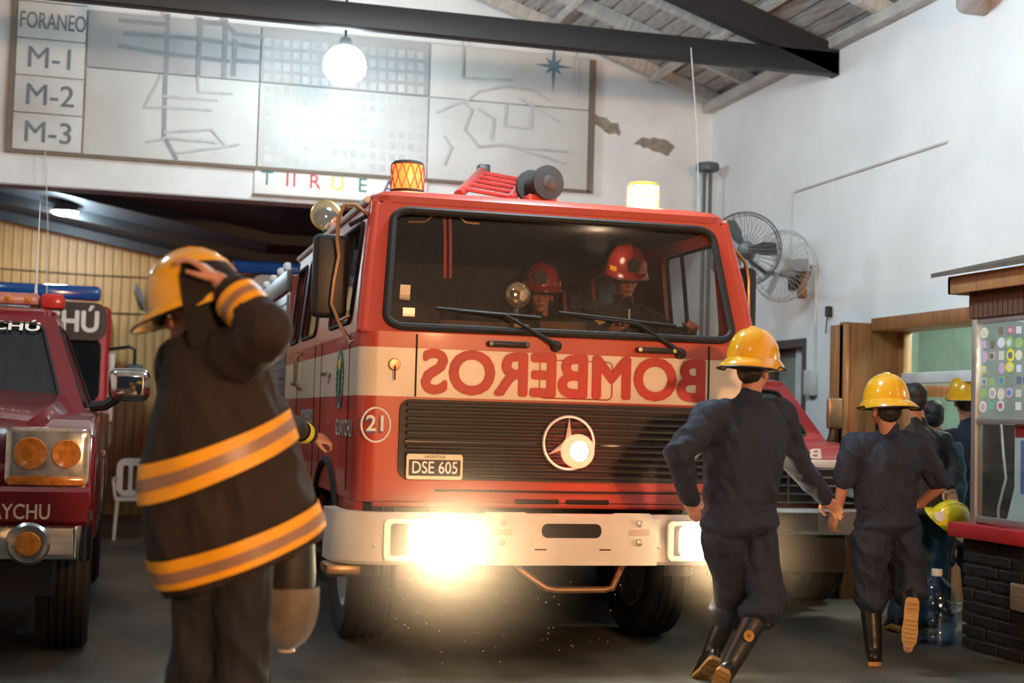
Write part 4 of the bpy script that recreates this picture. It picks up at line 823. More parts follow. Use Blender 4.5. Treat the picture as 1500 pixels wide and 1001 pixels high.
# --- trucks waiting in the rear bay
def rear_truck(x0, x1, y, h, name, label, word, wx, lbz, lbx):
    t = thing(name, ((x0+x1)/2, y+2, 0), label, 'fire truck'); xc = (x0+x1)/2; hw = (x1-x0)/2
    prof_body(G(), [(y, .6), (y+.5, .6)]+arc(y+1.2, .5, .56, 168, 12)+[(y+1.9, .5), (y+4.3, .5), (y+4.3, h), (y+.12, h), (y+.06, h*.62), (y, h*.58)], x0, x1, .06).build('cab', 'truck_red', t)
    G().panel(rrect(-hw+.08, h*.60, hw-.08, h-.34, .1), [], lambda u, v, d: V((xc+u, y+.04-d+.1*(v-h*.6)/(h*.4), v)), .03).build('windscreen', 'dark_glass', t)
    G().panel(rrect(-hw+.03, h-.37, hw-.03, h+.02, .13), [], lambda u, v, d: V((xc+u, y+.045-d, v)), .06).build('header', 'blue_black', t)
    text(word, .30, lambda u, v, d: V((wx+u, y-.02, h-.19+v)), 'lettering', 'white_letter', t, bold=.03, squash=.9)
    lb_ = G().b2((lbx[0], y+.2, lbz), (lbx[1], y+.5, lbz+.15), .04).build('light_bar', 'blue_lens', t); G().b2((xc-.3, y+.25, h), (xc+.3, y+.45, lbz)).build('bar_foot', 'black_plastic', lb_)
    G().b2((x0+.1, y-.05, .55), (x1-.1, y+.05, .85), .03).build('bumper', 'white_body', t); G().b2((x0+.2, y-.02, .95), (x1-.2, y+.0, 1.35), .02).build('grille', 'grille_black', t)
    for s in (-1, 1):
        m_ = G().box((xc+s*(hw+.26), y+.0, 1.72), (.17, .09, .36), .03, seg=3).build('wing_mirror', 'fan_grey', t); G().tube([(xc+s*hw, y+.15, 2.05), (xc+s*(hw+.2), y, 2.08), (xc+s*(hw+.26), y, 2.05), (xc+s*(hw+.26), y, 1.85)], .018, 8).build('mirror_arm', 'black_plastic', m_)
        G().b2((xc+s*(hw+.012)-.006, y+.25, 1.0), (xc+s*(hw+.012)+.006, y+4.2, 1.25)).build('white_stripe', 'white_body', t); G().b2((xc+s*(hw+.03)-.03, y+.2, 1.3), (xc+s*(hw+.03)+.03, y+.26, h-.45), .01).build('grab_rail', 'white_body', t)
        wheel((xc+s*(hw-.17), y+1.2, .47), .47, .28, t, 4)
    return t
rear_truck(-2.52, -.22, 15.25, 2.50, 'waiting_truck', 'red truck with black header and blue light bar behind the pickup', 'GUAYCHÚ', -.98, 2.56, (-2.3, -.33))
rear_truck(1.25, 3.5, 16.3, 2.98, 'parked_truck', 'truck with black header and blue light bar mostly hidden behind the engine', 'BOMBEROS', 2.3, 3.03, (1.08, 3.3))
# ------------------------------------------------------------------ people
mat('skin', (.52, .25, .16), .5, var=.08); mat('skin_pale', (.60, .33, .24), .5, var=.08); mat('hair', (.012, .010, .009), .6)
mat('navy', (.014, .021, .044), .8, var=.2, scale=9, bump=.25, bscale=90); mat('coat_cloth', (.020, .013, .010), .85, var=.2, scale=9, bump=.3, bscale=90)
mat('jacket_black', (.016, .016, .017), .75, var=.2); mat('jeans', (.02, .06, .10), .8, var=.2); mat('trousers_dark', (.012, .013, .017), .8, var=.2)
mat('boot_black', (.014, .013, .012), .35); mat('boot_yellow', (.42, .22, .045), .5); mat('boot_sole', (.38, .21, .06), .7, bump=.3, bscale=60)
mat('helmet_yellow', (.80, .42, .012), .18, var=.03, coat=.5); mat('helmet_lime', (.78, .62, .02), .2, var=.03, coat=.4); mat('helmet_red', (.26, .022, .018), .25, coat=.4)
mat('band_yellow', (.86, .40, .008), .5); mat('band_lime', (.60, .55, .03), .5); mat('band_silver', (.30, .17, .11), .4); mat('eye_white', (.7, .68, .65), .3); mat('eye_dark', (.02, .012, .01), .2); mat('lip', (.36, .12, .10), .5)
mat('visor', (.30, .25, .19), .25, var=.25, scale=7, alpha=.62)
def frame(fwd, up=(0, 0, 1)):
    f = V(fwd).normalized(); r = f.cross(V(up)).normalized(); u = r.cross(f); return Matrix((r, f, u)).transposed()      # columns right, forward, up
def add_head(g, c, fr, s=1.):
    e = lambda p, r: g.ell(c + fr @ (V(p)*s), [a*s for a in r], fr, 18, 12)
    e((0, -.01, .035), (.076, .096, .088)); e((0, .028, -.035), (.060, .066, .072)); e((0, .045, -.085), (.036, .038, .030))
    e((0, .098, -.022), (.013, .018, .016)); g.cap2(c + fr @ V((0, .088, .025))*s, .009*s, c + fr @ V((0, .106, -.018))*s, .012*s, 8)
    for k in (-1, 1):
        e((k*.078, -.005, -.01), (.010, .022, .034)); e((k*.036, .070, -.02), (.024, .022, .022))
    g.cap2(c + fr @ V((-.045, .080, .030))*s, .010*s, c + fr @ V((.045, .080, .030))*s, .010*s, 8)
    e((0, .088, -.058), (.024, .012, .011))
def face_parts(root, c, fr):
    for k in (-1, 1):
        ey = G().ell(c + fr @ V((k*.033, .082, .008)), (.014, .010, .009), fr, 12, 8).build('eye', 'eye_white', root); G().ell(c + fr @ V((k*.033, .0905, .008)), (.006, .004, .006), fr, 10, 6).build('iris', 'eye_dark', ey)
        G().tube([c + fr @ V((k*.016, .094, .028)), c + fr @ V((k*.036, .094, .033)), c + fr @ V((k*.054, .083, .027))], .0045, 6).build('eyebrow', 'hair', root)
    G().tube([c + fr @ V((-.024, .093, -.060)), c + fr @ V((0, .102, -.057)), c + fr @ V((.024, .093, -.060))], .0055, 6).build('lips', 'lip', root)
def add_hand(g, wrist, d, palm, thumb_side, curl=.5, s=1.):
    """five unequal fingers; d = finger direction, palm = way the palm faces"""
    w_ = V(wrist); d = V(d).normalized(); n = (V(palm)-d*V(palm).dot(d)).normalized(); l = d.cross(n)*thumb_side
    g.cap2(w_-d*.02, .027*s, w_+d*.02*s, .026*s)
    for i, (off, ln) in enumerate(((.033, .92), (.011, 1.04), (-.011, .97), (-.032, .76))):
        k = w_ + d*(.088-.006*abs(i-1))*s + l*off*s; g.cap2(w_ + d*.015*s + l*off*.6*s, .0165*s, k, .0125*s, 10)
        a = curl*.55; p = k
        for seg, r0 in zip((.044, .028, .022), (.0105, .0095, .0085)):
            v = d*math.cos(a)+n*math.sin(a); q = p+v*seg*ln*s; g.cap2(p, r0*s, q, (r0-.001)*s, 8); p = q; a += curl*.85
    t0 = w_ + d*.022*s + l*.026*s; t1 = t0 + (l*.75+d*.55+n*.35)*.042*s; t2 = t1 + (d*.85+l*.25+n*.45*min(1, curl+.3))*.032*s; t3 = t2 + (d*.85-l*.1+n*.5*min(1, curl+.3))*.026*s
    g.cap2(t0, .017*s, t1, .014*s, 8); g.cap2(t1, .0125*s, t2, .0115*s, 8); g.cap2(t2, .011*s, t3, .0095*s, 8)
def helmet(par, c, fwd, up, m, trim='black_plastic', name='helmet', brim_b=.075, brim_f=.05, s=1., band=None, shield=True):
    fr = frame(fwd, up); c = V(c); n = 36; rings = []
    def pt(a, r, z, ex=0): return c + fr @ (V((math.cos(a)*(.128*r)+math.cos(a)*ex, math.sin(a)*(.158*r)+math.sin(a)*ex, z))*s)
    prof = [(.02, .172), (.28, .168), (.55, .152), (.77, .122), (.92, .08), (.985, .04), (1.0, .0)]
    for r_, z in prof: rings.append([pt(2*PI*i/n, r_, z) for i in range(n)])
    sh = G().loft(rings, True, True).build(name, m, par, 60)
    def ex(a): q = math.sin(a); return .012 + (brim_f if q > 0 else brim_b)*abs(q)**1.6
    br = []
    for t, z in ((0, .012), (.5, -.002), (1, -.022), (1, -.028), (.5, -.008), (0, .0)): br.append([pt(2*PI*i/n, 1.0, z - (.018*t if math.sin(2*PI*i/n) < 0 else 0), ex(2*PI*i/n)*t) for i in range(n)])
    br.append(br[0]); G().loft(br, True, False).build('brim', m, sh, 60)
    G().tube([pt(2*PI*i/n, 1.0, -.026 - (.018 if math.sin(2*PI*i/n) < 0 else 0), ex(2*PI*i/n)) for i in range(n)], .005, 6, True).build('brim_edge', trim, sh)
    G().tube([pt(PI/2, .99, .03)] + [c + fr @ (V((0, .158*math.cos(t)*1.0, .172*math.sin(t)+.001))*s) for t in [PI*j/12 for j in range(1, 12)]] + [pt(-PI/2, .99, .03)], [.004]+[.009]*11+[.004], 8).build('ridge', m, sh)
    G().loft([[pt(2*PI*i/n, .97, z) for i in range(n)] for z in (.0, -.03)], True, False).build('inner_band', trim, sh)
    if shield: G().panel([(-.035, 0), (.035, 0), (.045, .06), (0, .095), (-.045, .06)], [], lambda u, v, d: c + fr @ (V((u, .162-(v*.35)**1.5*1.1+.006+d, .03+v))*s), .004).build('front_badge', trim, sh)
    if band:
        for a0 in (20, 160, 250, 290): G().loft([[pt(R(a0+j*6), 1.01, z) for j in range(5)] for z in (.015, .045)], False, False).build('reflective_patch', band, sh)
    return sh
def boot(par, knee, ank, toe, m='boot_black'):
    knee, ank, toe = V(knee), V(ank), V(toe); ax = (ank-knee).normalized(); top = ank-ax*.35; f = (toe-ank); f.normalize()
    g = G(); g.cap2(ank-ax*.315, .068, ank-ax*.08, .057); g.cap2(ank-ax*.345, .070, ank-ax*.30, .069); g.cap2(ank-ax*.1, .056, ank, .052); sd = f.cross(ax).normalized()
    dn = sd.cross(f).normalized(); dn = dn if dn.dot(ax) > 0 else -dn
    heel = ank - f*.045 + dn*.035; g.cap2(heel, .042, ank+f*.09+dn*.045, .043); g.cap2(ank+f*.03+dn*.01, .048, ank+f*.13+dn*.045, .043); g.cap2(ank+f*.12+dn*.045, .042, ank+f*.17+dn*.05, .037)
    b = remesh(g, .010, 4).build('boot', m, par)
    G().tube([top + (sd*math.cos(2*PI*i/24) + ax.cross(sd)*math.sin(2*PI*i/24))*.072 for i in range(24)], .007, 6, True).build('boot_rim', 'boot_yellow', b)
    so = []
    for t, w0 in ((-.09, .028), (-.07, .040), (-.02, .042), (.05, .040), (.11, .047), (.17, .042), (.205, .022)): so.append((t, w0))
    rows = [[ank + f*t + sd*w0*s_ + dn*h for s_, h in ((-1, .066), (-1, .093), (1, .093), (1, .066))] for t, w0 in so]; sl = G().loft(rows, True, True).build('sole', 'boot_sole', b)
    for t in (-.06, -.03, .04, .065, .09, .115, .14, .165): G().box(ank+f*t+dn*.097, (.066, .012, .010), rot=Matrix((sd, f, -dn)).transposed()).build('tread', 'boot_sole', sl)
    return b
def person(name, label, J, face, cloth, hel=None, sleeve='long', trousers=None, boots=True, hands=None, seed=1, vox=.0075, bulk=1., hair=True, cat='person', collar=True, tuck=True, headup=(0, 0, 1)):
    J = {k: V(p) for k, p in J.items()}; fr = frame(face, headup); base = V(((J['al'].x+J['ar'].x)/2, (J['al'].y+J['ar'].y)/2, min(J['al'].z, J['ar'].z)-.09))
    t = thing(name, base, label, cat)
    side = (J['sr']-J['sl']).normalized(); spine = (J['neck']-J['pel']).normalized(); fwd = spine.cross(side).normalized(); tf = Matrix((side, fwd, side.cross(fwd))).transposed()
    g = G(); add_head(g, J['head'], fr); g.cap2(J['head']+fr @ V((0, -.015, -.06)), .056, J['neck'], .062); ch = J['neck']*.72+J['pel']*.28
    g.cap2(J['neck'], .06, J['pel'], .10); g.cap2(J['sl'], .05, J['sr'], .05)
    for s_ in 'lr':
        g.cap2(J['s'+s_], .046, J['e'+s_], .038); g.cap2(J['e'+s_], .040, J['w'+s_], .028); g.cap2(J['h'+s_], .07, J['k'+s_], .05); g.cap2(J['k'+s_], .05, J['a'+s_], .038)
        g.cap2(J['a'+s_], .038, J['t'+s_], .03)
        if hands and s_ in hands: add_hand(g, J['w'+s_], *hands[s_])
        else: add_hand(g, J['w'+s_], J['w'+s_]-J['e'+s_], -side if s_ == 'r' else side, 1 if s_ == 'r' else -1, .5)
    body = remesh(g, vox, 3).build('body', 'skin', t, 60); face_parts(t, J['head'], fr)
    if hair:
        h = G(); c = J['head']; h.ell(c+fr @ V((0, -.022, .048)), (.082, .098, .088), fr); h.ell(c+fr @ V((0, -.055, .0)), (.074, .060, .075), fr); remesh(h, .009, 2, .003, 40).build('hair', 'hair', t, 70)
    # upper garment
    g = G(); B = bulk; LB = .45+.55*bulk
    pel = J['pel']; nk = J['neck']; L_ = (nk-pel).length
    prof = ((-.12, .10, .08), (-.06, .150, .115), (.0, .176, .136), (.09, .160, .122), (.15, .152, .115), (.21, .164, .124), (.38, .168, .128), (.55, .180, .132), (.72, .190, .130), (.85, .165, .112), (.95, .10, .085), (1.02, .05, .05))
    g.loft([[pel*(1-f_)+nk*f_ + tf @ V((math.cos(2*PI*j/28)*rx*B, math.sin(2*PI*j/28)*ry*B, 0)) for j in range(28)] for f_, rx, ry in prof])
    g.cap2(J['sl'], .072*B, J['sr'], .072*B)
    for s_ in 'lr':
        e_ = J['e'+s_]; g.cap2(J['s'+s_], .072*B, e_ if sleeve == 'long' else J['s'+s_]*.12+e_*.88, .056*B)
        if sleeve == 'long': g.cap2(e_, .056*B, J['w'+s_]*.92+e_*.08, .042*B)
    if collar: g.cap2(nk-spine*.01, .070, nk+spine*.03, .066)
    lg = g if trousers is None else G()
    lg.ell(pel, (.168, .13, .12), tf); 
    for s_ in 'lr':
        k_ = J['k'+s_]; a_ = J['a'+s_]; lg.cap2(J['h'+s_], .108*LB, k_, .088*LB); sh = (a_-k_)
        if tuck: lg.cap2(k_, .088*LB, k_+sh*.14, .092*LB); lg.ell(k_+sh*.16, (.097*LB, .097*LB, .055))
        else: lg.cap2(k_, .084, k_+sh*.95, .070)
    if trousers is not None:
        remesh(lg, .011, 5, .010, 8, seed+3).build('trousers', trousers, t, 70)
    remesh(g, .010, 5, .014, 8, seed).build('overalls' if trousers is None else 'jacket', cloth, t, 70)
    if trousers is None and sleeve: 
        c_ = pel*.85+nk*.15; G().loft([[c_ + spine*z + tf @ V((math.cos(2*PI*j/32)*(.157*B+.004), math.sin(2*PI*j/32)*(.119*B+.004), 0)) for j in range(32)] for z in (-.018, 0, .018)], True, False).build('waistband', cloth, t)
    if boots:
        for s_ in 'lr': boot(t, J['k'+s_], J['a'+s_], J['t'+s_])
    if hel: helmet(t, J['head']+fr @ V((0, -.012, .055)), fr @ V((0, 1, hel.get('tilt', 0))), fr @ V((0, -hel.get('tilt', 0), 1)), hel['m'], band=hel.get('band'), brim_b=hel.get('bb', .07), brim_f=hel.get('bf', .045), s=hel.get('s', 1.06))
    return t
def A(*p): return at(*p)
# runner nearest the engine, seen from behind
Y1 = 7.3
r1 = person('person', 'running firefighter in navy overalls and yellow helmet in front of the right headlight', dict(head=A(1104, 545, Y1), neck=A(1098, 588, Y1), sl=A(1040, 612, Y1-.02), sr=A(1142, 610, Y1+.06), el=A(993, 668, Y1-.12), wl=A(1014, 735, Y1-.02),
    er=A(1168, 680, Y1+.1), wr=A(1207, 730, Y1+.18), pel=A(1082, 768, Y1), hl=A(1062, 788, Y1), hr=A(1106, 788, Y1+.02), kl=A(1074, 885, Y1+.25), al=A(1040, 962, Y1+.30), tl=A(1020, 985, Y1+.42), kr=A(1122, 880, Y1-.02), ar=A(1064, 985, Y1-.12), tr=A(1050, 1024, Y1+.02)),
    (.75, .66, -.05), 'navy', dict(m='helmet_yellow', s=1.12), hands={'l': ((.3, .3, -.9), (.6, .4, .2), -1, .7), 'r': ((.75, .2, -.5), (-.3, -.5, -.6), 1, .35)}, seed=1, bulk=1.32)
q = A(1108, 716, Y1-.13); G().box(q, (.045, .012, .022), .004).build('pocket_tag', 'boot_yellow', r1)
em_ = A(1097, 932, Y1-.16); G().lathe([(.012, 0), (.03, .004), (.032, 0)], em_, (.1, -1, .1), 20).build('boot_emblem', 'boot_yellow', r1)
# second runner with one boot sole raised
Y2 = 7.95
r2 = person('person', 'running firefighter in short-sleeved navy overalls with raised boot sole, before the booth', dict(head=A(1297, 603, Y2), neck=A(1300, 636, Y2), sl=A(1252, 655, Y2), sr=A(1346, 650, Y2), el=A(1236, 706, Y2+.02), wl=A(1226, 752, Y2+.14),
    er=A(1378, 712, Y2-.06), wr=A(1346, 740, Y2+.08), pel=A(1298, 768, Y2), hl=A(1276, 790, Y2), hr=A(1322, 790, Y2), kl=A(1274, 866, Y2+.06), al=A(1280, 955, Y2), tl=A(1284, 958, Y2+.2), kr=A(1334, 862, Y2+.02), ar=A(1334, 900, Y2-.27), tr=A(1330, 950, Y2-.30)),
    (.05, 1, -.08), 'navy', dict(m='helmet_yellow', bb=.08), sleeve='short', seed=2, bulk=1.18, hands={'l': ((-.1, .5, -.8), (.8, .2, 0), -1, .6), 'r': ((-.7, .5, -.2), (0, 0, 1), 1, .8)})
# people queueing at the doorway
Y3 = 9.15
p3 = person('person', 'dark-haired man in black jacket and jeans carrying a yellow helmet', dict(head=A(1340, 588, Y3), neck=A(1343, 622, Y3), sl=A(1312, 645, Y3), sr=A(1378, 648, Y3), el=A(1305, 700, Y3), wl=A(1318, 750, Y3+.12), er=A(1396, 690, Y3-.1), wr=A(1392, 716, Y3-.22),
    pel=A(1350, 752, Y3), hl=A(1335, 765, Y3), hr=A(1366, 765, Y3), kl=A(1335, 850, Y3+.05), al=(5.40, 9.25, .09), tl=(5.44, 9.43, .04), kr=A(1368, 850, Y3), ar=(5.58, 9.1, .09), tr=(5.62, 9.28, .04)), (.25, 1, 0), 'jacket_black', None, trousers='jeans', seed=4, tuck=False, bulk=1.1, hands={'r': ((0, -.3, -1), (-.3, -1, 0), 1, .9)})
hh = A(1391, 752, Y3-.26); helm_t = thing('carried_helmet', hh, 'yellow fire helmet with round badge held beside the red counter', 'helmet'); hs = helmet(helm_t, hh+V((0, .03, -.06)), (-.8, -.3, .3), (.3, -.55, .78), 'helmet_lime', shield=False, s=.95)
G().lathe([(.01, .004), (.035, .003), (.036, 0)], A(1377, 757, Y3-.395), (-.3, -1, 0), 18).build('round_badge', 'paper', hs)
p4 = person('person', 'dark-haired person at the doorway, mostly hidden behind the black jacket', dict(head=A(1366, 612, 9.75), neck=A(1368, 642, 9.75), sl=A(1340, 662, 9.75), sr=A(1398, 662, 9.75), el=A(1334, 715, 9.75), wl=A(1340, 765, 9.8), er=A(1404, 712, 9.75), wr=A(1402, 765, 9.8), pel=A(1372, 765, 9.75), hl=A(1358, 775, 9.75), hr=A(1386, 775, 9.75),
    kl=(5.85, 9.8, .48), al=(5.86, 9.8, .09), tl=(5.9, 9.98, .04), kr=(6.04, 9.75, .48), ar=(6.05, 9.75, .09), tr=(6.08, 9.93, .04)), (.3, 1, 0), 'jeans', None, trousers='trousers_dark', seed=5, tuck=False)
p5 = person('person', 'firefighter in navy shirt and yellow helmet entering the oak doorway', dict(head=A(1414, 590, 10.1), neck=A(1418, 622, 10.1), sl=A(1386, 642, 10.1), sr=A(1446, 642, 10.1), el=A(1376, 690, 10.1), wl=A(1384, 735, 10.2), er=A(1452, 690, 10.1), wr=A(1446, 735, 10.2), pel=A(1418, 738, 10.1), hl=A(1405, 748, 10.1), hr=A(1432, 748, 10.1),
    kl=(6.33, 10.15, .48), al=(6.35, 10.15, .09), tl=(6.42, 10.32, .04), kr=(6.53, 10.1, .48), ar=(6.55, 10.1, .09), tr=(6.62, 10.27, .04)), (.35, .9, 0), 'navy', dict(m='helmet_yellow'), seed=6)
# driver and crew in the cab
dv = person('person', 'driver in red helmet and dark coat looking down behind the steering wheel', dict(head=(3.19, 9.0, 2.405), neck=(3.2, 9.07, 2.255), sl=(3.01, 9.10, 2.17), sr=(3.39, 9.10, 2.17), el=(2.90, 8.93, 1.95), wl=(3.0, 8.72, 2.02), er=(3.55, 8.98, 2.02), wr=(3.56, 8.74, 2.06), pel=(3.18, 9.18, 1.66), hl=(3.08, 9.16, 1.64), hr=(3.28, 9.16, 1.64),
    kl=(3.05, 8.78, 1.60), al=(3.05, 8.70, 1.26), tl=(3.05, 8.62, 1.21), kr=(3.32, 8.78, 1.60), ar=(3.32, 8.70, 1.26), tr=(3.32, 8.62, 1.21)), (-.08, -1, -.32), 'coat_cloth', dict(m='helmet_red', band='band_yellow', bb=.03, bf=.02), seed=7, bulk=1.12, hands={'l': ((.2, -.5, .6), (.3, -.4, -.8), 1, .9), 'r': ((-.1, -.8, .4), (-.5, -.3, -.6), -1, .9)})
G().box((3.0, 8.955, 2.10), (.075, .006, .06), .002).build('name_tag', mat('tag_tan', (.55, .33, .2), .5), dv); G().b2((3.19, 8.925, 2.12), (3.2, 8.935, 2.2)).build('zip', 'plate_edge', dv)
for x in (3.0, 3.2): G().box((x, 8.975, 1.93), (.17, .01, .028), .003, rot=Matrix.Rotation(.08, 3, 'Y')).build('reflective_strip', 'band_yellow', dv)
G().lathe([(.052, 0), (.056, .03)], (3.56, 8.80, 2.05), (0, -1, .1), 18, False).build('cuff_band', 'band_yellow', dv)
cw = person('person', 'crew member in dark red helmet seated in the dim cab beside the driver', dict(head=(2.72, 9.42, 2.30), neck=(2.72, 9.46, 2.16), sl=(2.53, 9.46, 2.08), sr=(2.91, 9.46, 2.08), el=(2.47, 9.36, 1.84), wl=(2.56, 9.16, 1.76), er=(2.97, 9.36, 1.84), wr=(2.88, 9.16, 1.76), pel=(2.72, 9.46, 1.62), hl=(2.62, 9.42, 1.6), hr=(2.82, 9.42, 1.6),
    kl=(2.6, 9.02, 1.58), al=(2.6, 8.98, 1.26), tl=(2.6, 8.86, 1.21), kr=(2.84, 9.02, 1.58), ar=(2.84, 8.98, 1.26), tr=(2.84, 8.86, 1.21)), (-.3, -1, -.1), 'coat_cloth', dict(m='helmet_red', band='band_yellow', bb=.03, bf=.02), seed=8, bulk=1.08)
st_ = G().box((2.72, 9.36, 1.46), (.5, .40, .16), .05, seg=3).build('seat', 'black_plastic', fe)
# firefighter hidden behind the one in front, reaching for the cab door
Ym = 7.55
pm = person('person', 'firefighter reaching a bare hand to the engine door, hidden behind the foreground coat', dict(head=A(352, 530, Ym), neck=A(352, 570, Ym), sl=A(312, 592, Ym), sr=A(392, 592, Ym), el=A(300, 650, Ym), wl=A(312, 710, Ym), er=A(418, 622, Ym+.25), wr=A(456, 640, Ym+.55), pel=A(350, 740, Ym), hl=A(332, 760, Ym), hr=A(368, 760, Ym),
    kl=A(335, 870, Ym), al=(.55, Ym, .09), tl=(.58, Ym+.18, .04), kr=A(366, 870, Ym), ar=(.72, Ym, .09), tr=(.75, Ym+.18, .04)), (.7, .7, 0), 'coat_cloth', dict(m='helmet_yellow'), seed=9, trousers='trousers_dark', bulk=1.12, hands={'r': ((.9, .3, -.12), (.1, .6, -.7), -1, .75)})
a, b = A(424, 624, Ym+.30), A(445, 634, Ym+.46); d_ = (b-a).normalized()
G().lathe([(.060, 0), (.062, .05)], a*.2+b*.8, d_, 20, False).build('cuff_band', 'band_lime', pm)
# ------------------------------------------------------------------ foreground firefighter pulling on a helmet
YL = 5.1
lf = thing('person', (.25, YL, 0), 'foreground firefighter in brown turnout coat with yellow bands pulling on a yellow helmet', 'person')
hc = A(287, 462, YL+.02); fd = V((-.93, .30, -.18)); fr = frame(fd)
ring_px = [  # left edge px, right edge px, y-left, y-right, depth
    (272, 330, 484, 484, .10), (250, 372, 510, 496, .13), (234, 398, 545, 520, .15), (224, 404, 590, 552, .17), (214, 408, 640, 585, .185), (207, 418, 690, 606, .20), (206, 432, 735, 640, .21), (211, 446, 775, 690, .215), (219, 460, 815, 730, .22), (230, 470, 852, 762, .22), (236, 473, 872, 780, .22)]
def ring(i, grow=0.):
    k = int(min(max(i, 0), len(ring_px)-1.001)); t = i-k; a, b = ring_px[k], ring_px[k+1]; e = [a[j]*(1-t)+b[j]*t for j in range(5)]
    P, Q = at(e[0], e[2], YL), at(e[1], e[3], YL); c = (P+Q)/2; h = (Q-P)/2; hl = h.length+grow; hx = h.normalized(); out = []
    for j in range(40):
        a_ = 2*PI*j/40; p = c + hx*math.cos(a_)*hl + V((0, 1, .12))*math.sin(a_)*(e[4]+grow)
        wv = .010*noise.noise(V((a_*2.2, i*.55, 3.)))+.006*noise.noise(V((a_*5, i*.9, 8.))); n_ = V((math.cos(a_)*hx.x, math.sin(a_), math.cos(a_)*hx.z)); out.append(p + n_*wv)
    return out
g = G().loft([ring(i*.25) for i in range(41)], True, True)
sh_, el_, wr_ = A(345, 520, YL-.12), A(392, 486, YL-.26), A(338, 428, YL-.14)
g.cap2(sh_+V((-.04, .1, -.05)), .13, sh_, .105); g.cap2(sh_, .105, el_, .088); g.cap2(el_, .086, wr_*.9+el_*.1, .068)
s2_, e2_, w2_ = A(262, 530, YL+.14), A(262, 640, YL+.26), A(330, 740, YL+.30)
g.cap2(s2_, .085, e2_, .075); g.cap2(e2_, .075, w2_, .06)
co = remesh(g, .0095, 4, .009, 6, 3).build('turnout_coat', 'coat_cloth', lf, 70)
def band(i0, i1):
    w_ = i1-i0
    for a_, b_, gr_, m_ in ((i0, i1, .014, 'band_yellow'), (i0+w_*.34, i0+w_*.66, .017, 'band_silver')):
        n_ = 6; G().loft([ring(a_+(b_-a_)*j/n_, gr_) for j in range(n_+1)], True, False).build('reflective_band', m_, co, 70)
band(4.72, 6.02); band(8.05, 9.35)
d_ = (wr_-el_).normalized(); kf = d_.to_track_quat('Z', 'Y').to_matrix()
for z0, z1, rr_, m_ in ((-.125, -.035, .083, 'band_yellow'), (-.095, -.065, .085, 'band_silver')):
    G().loft([[wr_ + kf @ V((math.cos(2*PI*j/24)*(rr_-.004*z), math.sin(2*PI*j/24)*(rr_-.004*z), z)) for j in range(24)] for z in (z0, (z0+z1)/2, z1)], True, False).build('cuff_band', m_, co, 70)
G().loft([[hc + fr @ V((math.cos(2*PI*j/28)*r_, math.sin(2*PI*j/28)*r_*1.15-.01, z)) for j in range(28)] for z, r_ in ((-.20, .13), (-.13, .118), (-.075, .112))], True, False).build('collar', 'coat_cloth', co, 70)
g = G(); add_head(g, hc, fr); g.cap2(hc+fr @ V((0, -.02, -.06)), .058, A(302, 500, YL), .07); g.cap2(A(302, 500, YL), .08, A(335, 780, YL), .11)
hd_ = A(322, 413, YL-.13); add_hand(g, hd_, (-.62, .18, .55), (-.6, .3, -.75), 1, .55); g.cap2(el_, .045, hd_, .032); g.cap2(sh_, .05, el_, .045)
add_hand(g, w2_, (.5, .1, -.8), (0, -1, 0), -1, .8); g.cap2(s2_, .05, e2_, .04); g.cap2(e2_, .04, w2_, .03); g.cap2(sh_, .05, s2_, .05)
kn = {}
for nm_, hp_, kp, an in (('l', A(300, 800, YL+.03), A(290, 960, YL+.05), V((.22, YL+.12, .09))), ('r', A(352, 800, YL-.03), A(352, 965, YL-.02), V((.40, YL-.04, .09)))):
    g.cap2(hp_, .08, kp, .055); g.cap2(kp, .055, an, .04); kn[nm_] = (hp_, kp, an)
remesh(g, .007, 3).build('body', 'skin', lf, 60); face_parts(lf, hc, fr)
g = G(); g.ell(A(328, 800, YL), (.17, .14, .12))
for nm_ in 'lr': hp_, kp, an = kn[nm_]; g.cap2(hp_, .115, kp, .098); g.cap2(kp, .098, an+V((0, 0, .08)), .088)
remesh(g, .010, 5, .010, 7, 11).build('trousers', 'trousers_dark', lf, 70)
hp_, kp, an = kn['l']; G().loft([[V((an.x, an.y, z)) + V((math.cos(2*PI*j/24)*.104, math.sin(2*PI*j/24)*.104, 0)) for j in range(24)] for z in (.33, .39)], True, False).build('ankle_band', 'band_lime', lf)
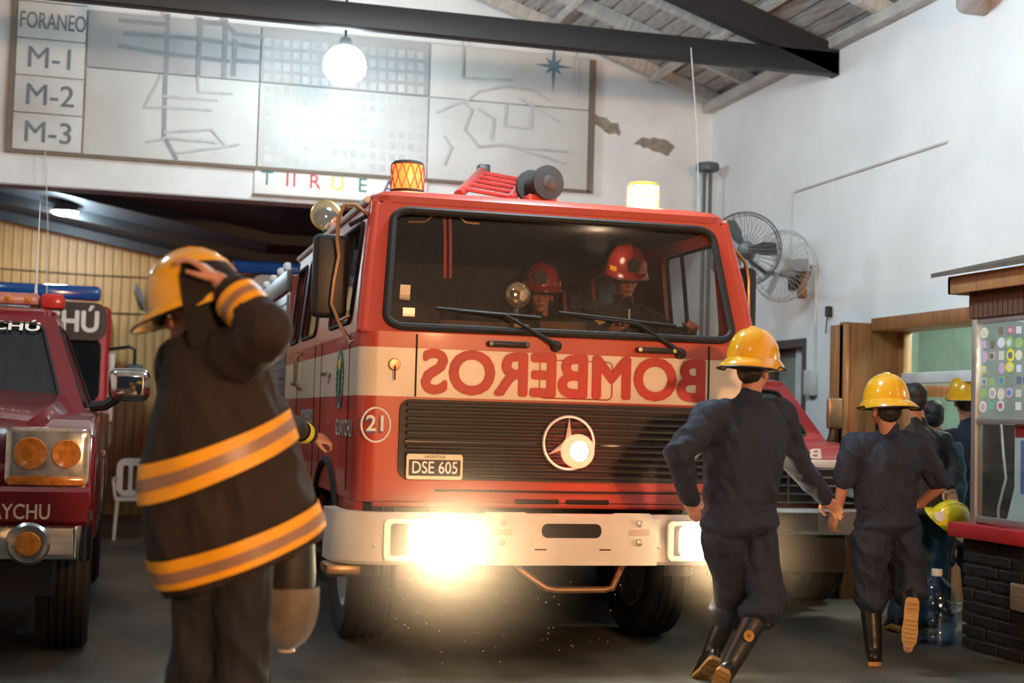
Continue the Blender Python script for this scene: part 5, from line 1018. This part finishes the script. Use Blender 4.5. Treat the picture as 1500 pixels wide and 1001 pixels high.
for nm_, an2 in (('l', kn['l'][2]), ('r', kn['r'][2])): boot(lf, an2+V((0, 0, .4)), an2, an2+V((-.17, .08, -.04)))
hm = helmet(lf, hc+fr @ V((0, -.005, .05)), fr @ V((0, .97, -.22)), fr @ V((0, .22, .97)), 'helmet_yellow', bb=.03, bf=.07) if 0 else helmet(lf, hc+fr @ V((0, -.005, .05)), fr @ V((0, .97, -.2)), fr @ V((0, .2, .97)), 'helmet_yellow', brim_b=.03, brim_f=.06, s=1.08)
# dark neck curtain under the helmet
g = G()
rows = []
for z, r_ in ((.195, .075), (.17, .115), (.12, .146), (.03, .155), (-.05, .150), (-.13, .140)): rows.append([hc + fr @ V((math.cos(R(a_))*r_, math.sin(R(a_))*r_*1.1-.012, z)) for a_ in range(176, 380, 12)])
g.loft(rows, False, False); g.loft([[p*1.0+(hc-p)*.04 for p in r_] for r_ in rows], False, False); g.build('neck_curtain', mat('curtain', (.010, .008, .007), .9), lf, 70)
# spare helmet with clear visor hanging below the coat
vc = A(422, 858, YL+.32); vt_ = thing('visor_helmet', vc, 'dark helmet with smoky clear visor hanging below the foreground coat hem', 'helmet')
G().loft([[vc+V((math.cos(2*PI*j/28)*r_, math.sin(2*PI*j/28)*r_*1.1, z)) for j in range(28)] for z, r_ in ((.24, .03), (.225, .065), (.16, .092), (.05, .10), (-.07, .098), (-.13, .08), (-.16, .05))]).build('shell', mat('visor_shell', (.016, .013, .012), .6), vt_, 60)
vz = G(); rows = []
for t_ in range(9):
    z = -.24+t_*.03; r_ = .118*math.sqrt(max(.02, 1-((-.06-z)/.185)**2)) if z < -.06 else .118; rows.append([vc+V((math.cos(R(a_))*r_, math.sin(R(a_))*r_*1.15-.0, z)) for a_ in range(190, 395, 12)])
vz.loft(rows, False, False).build('visor', 'visor', vt_, 70); G().tube(rows[0], .006, 6).build('visor_edge', 'plate_edge', vt_); G().tube([vc+V((0, 0, .23)), w2_+V((.03, 0, -.1))], .008, 6).build('strap', 'black_plastic', vt_)
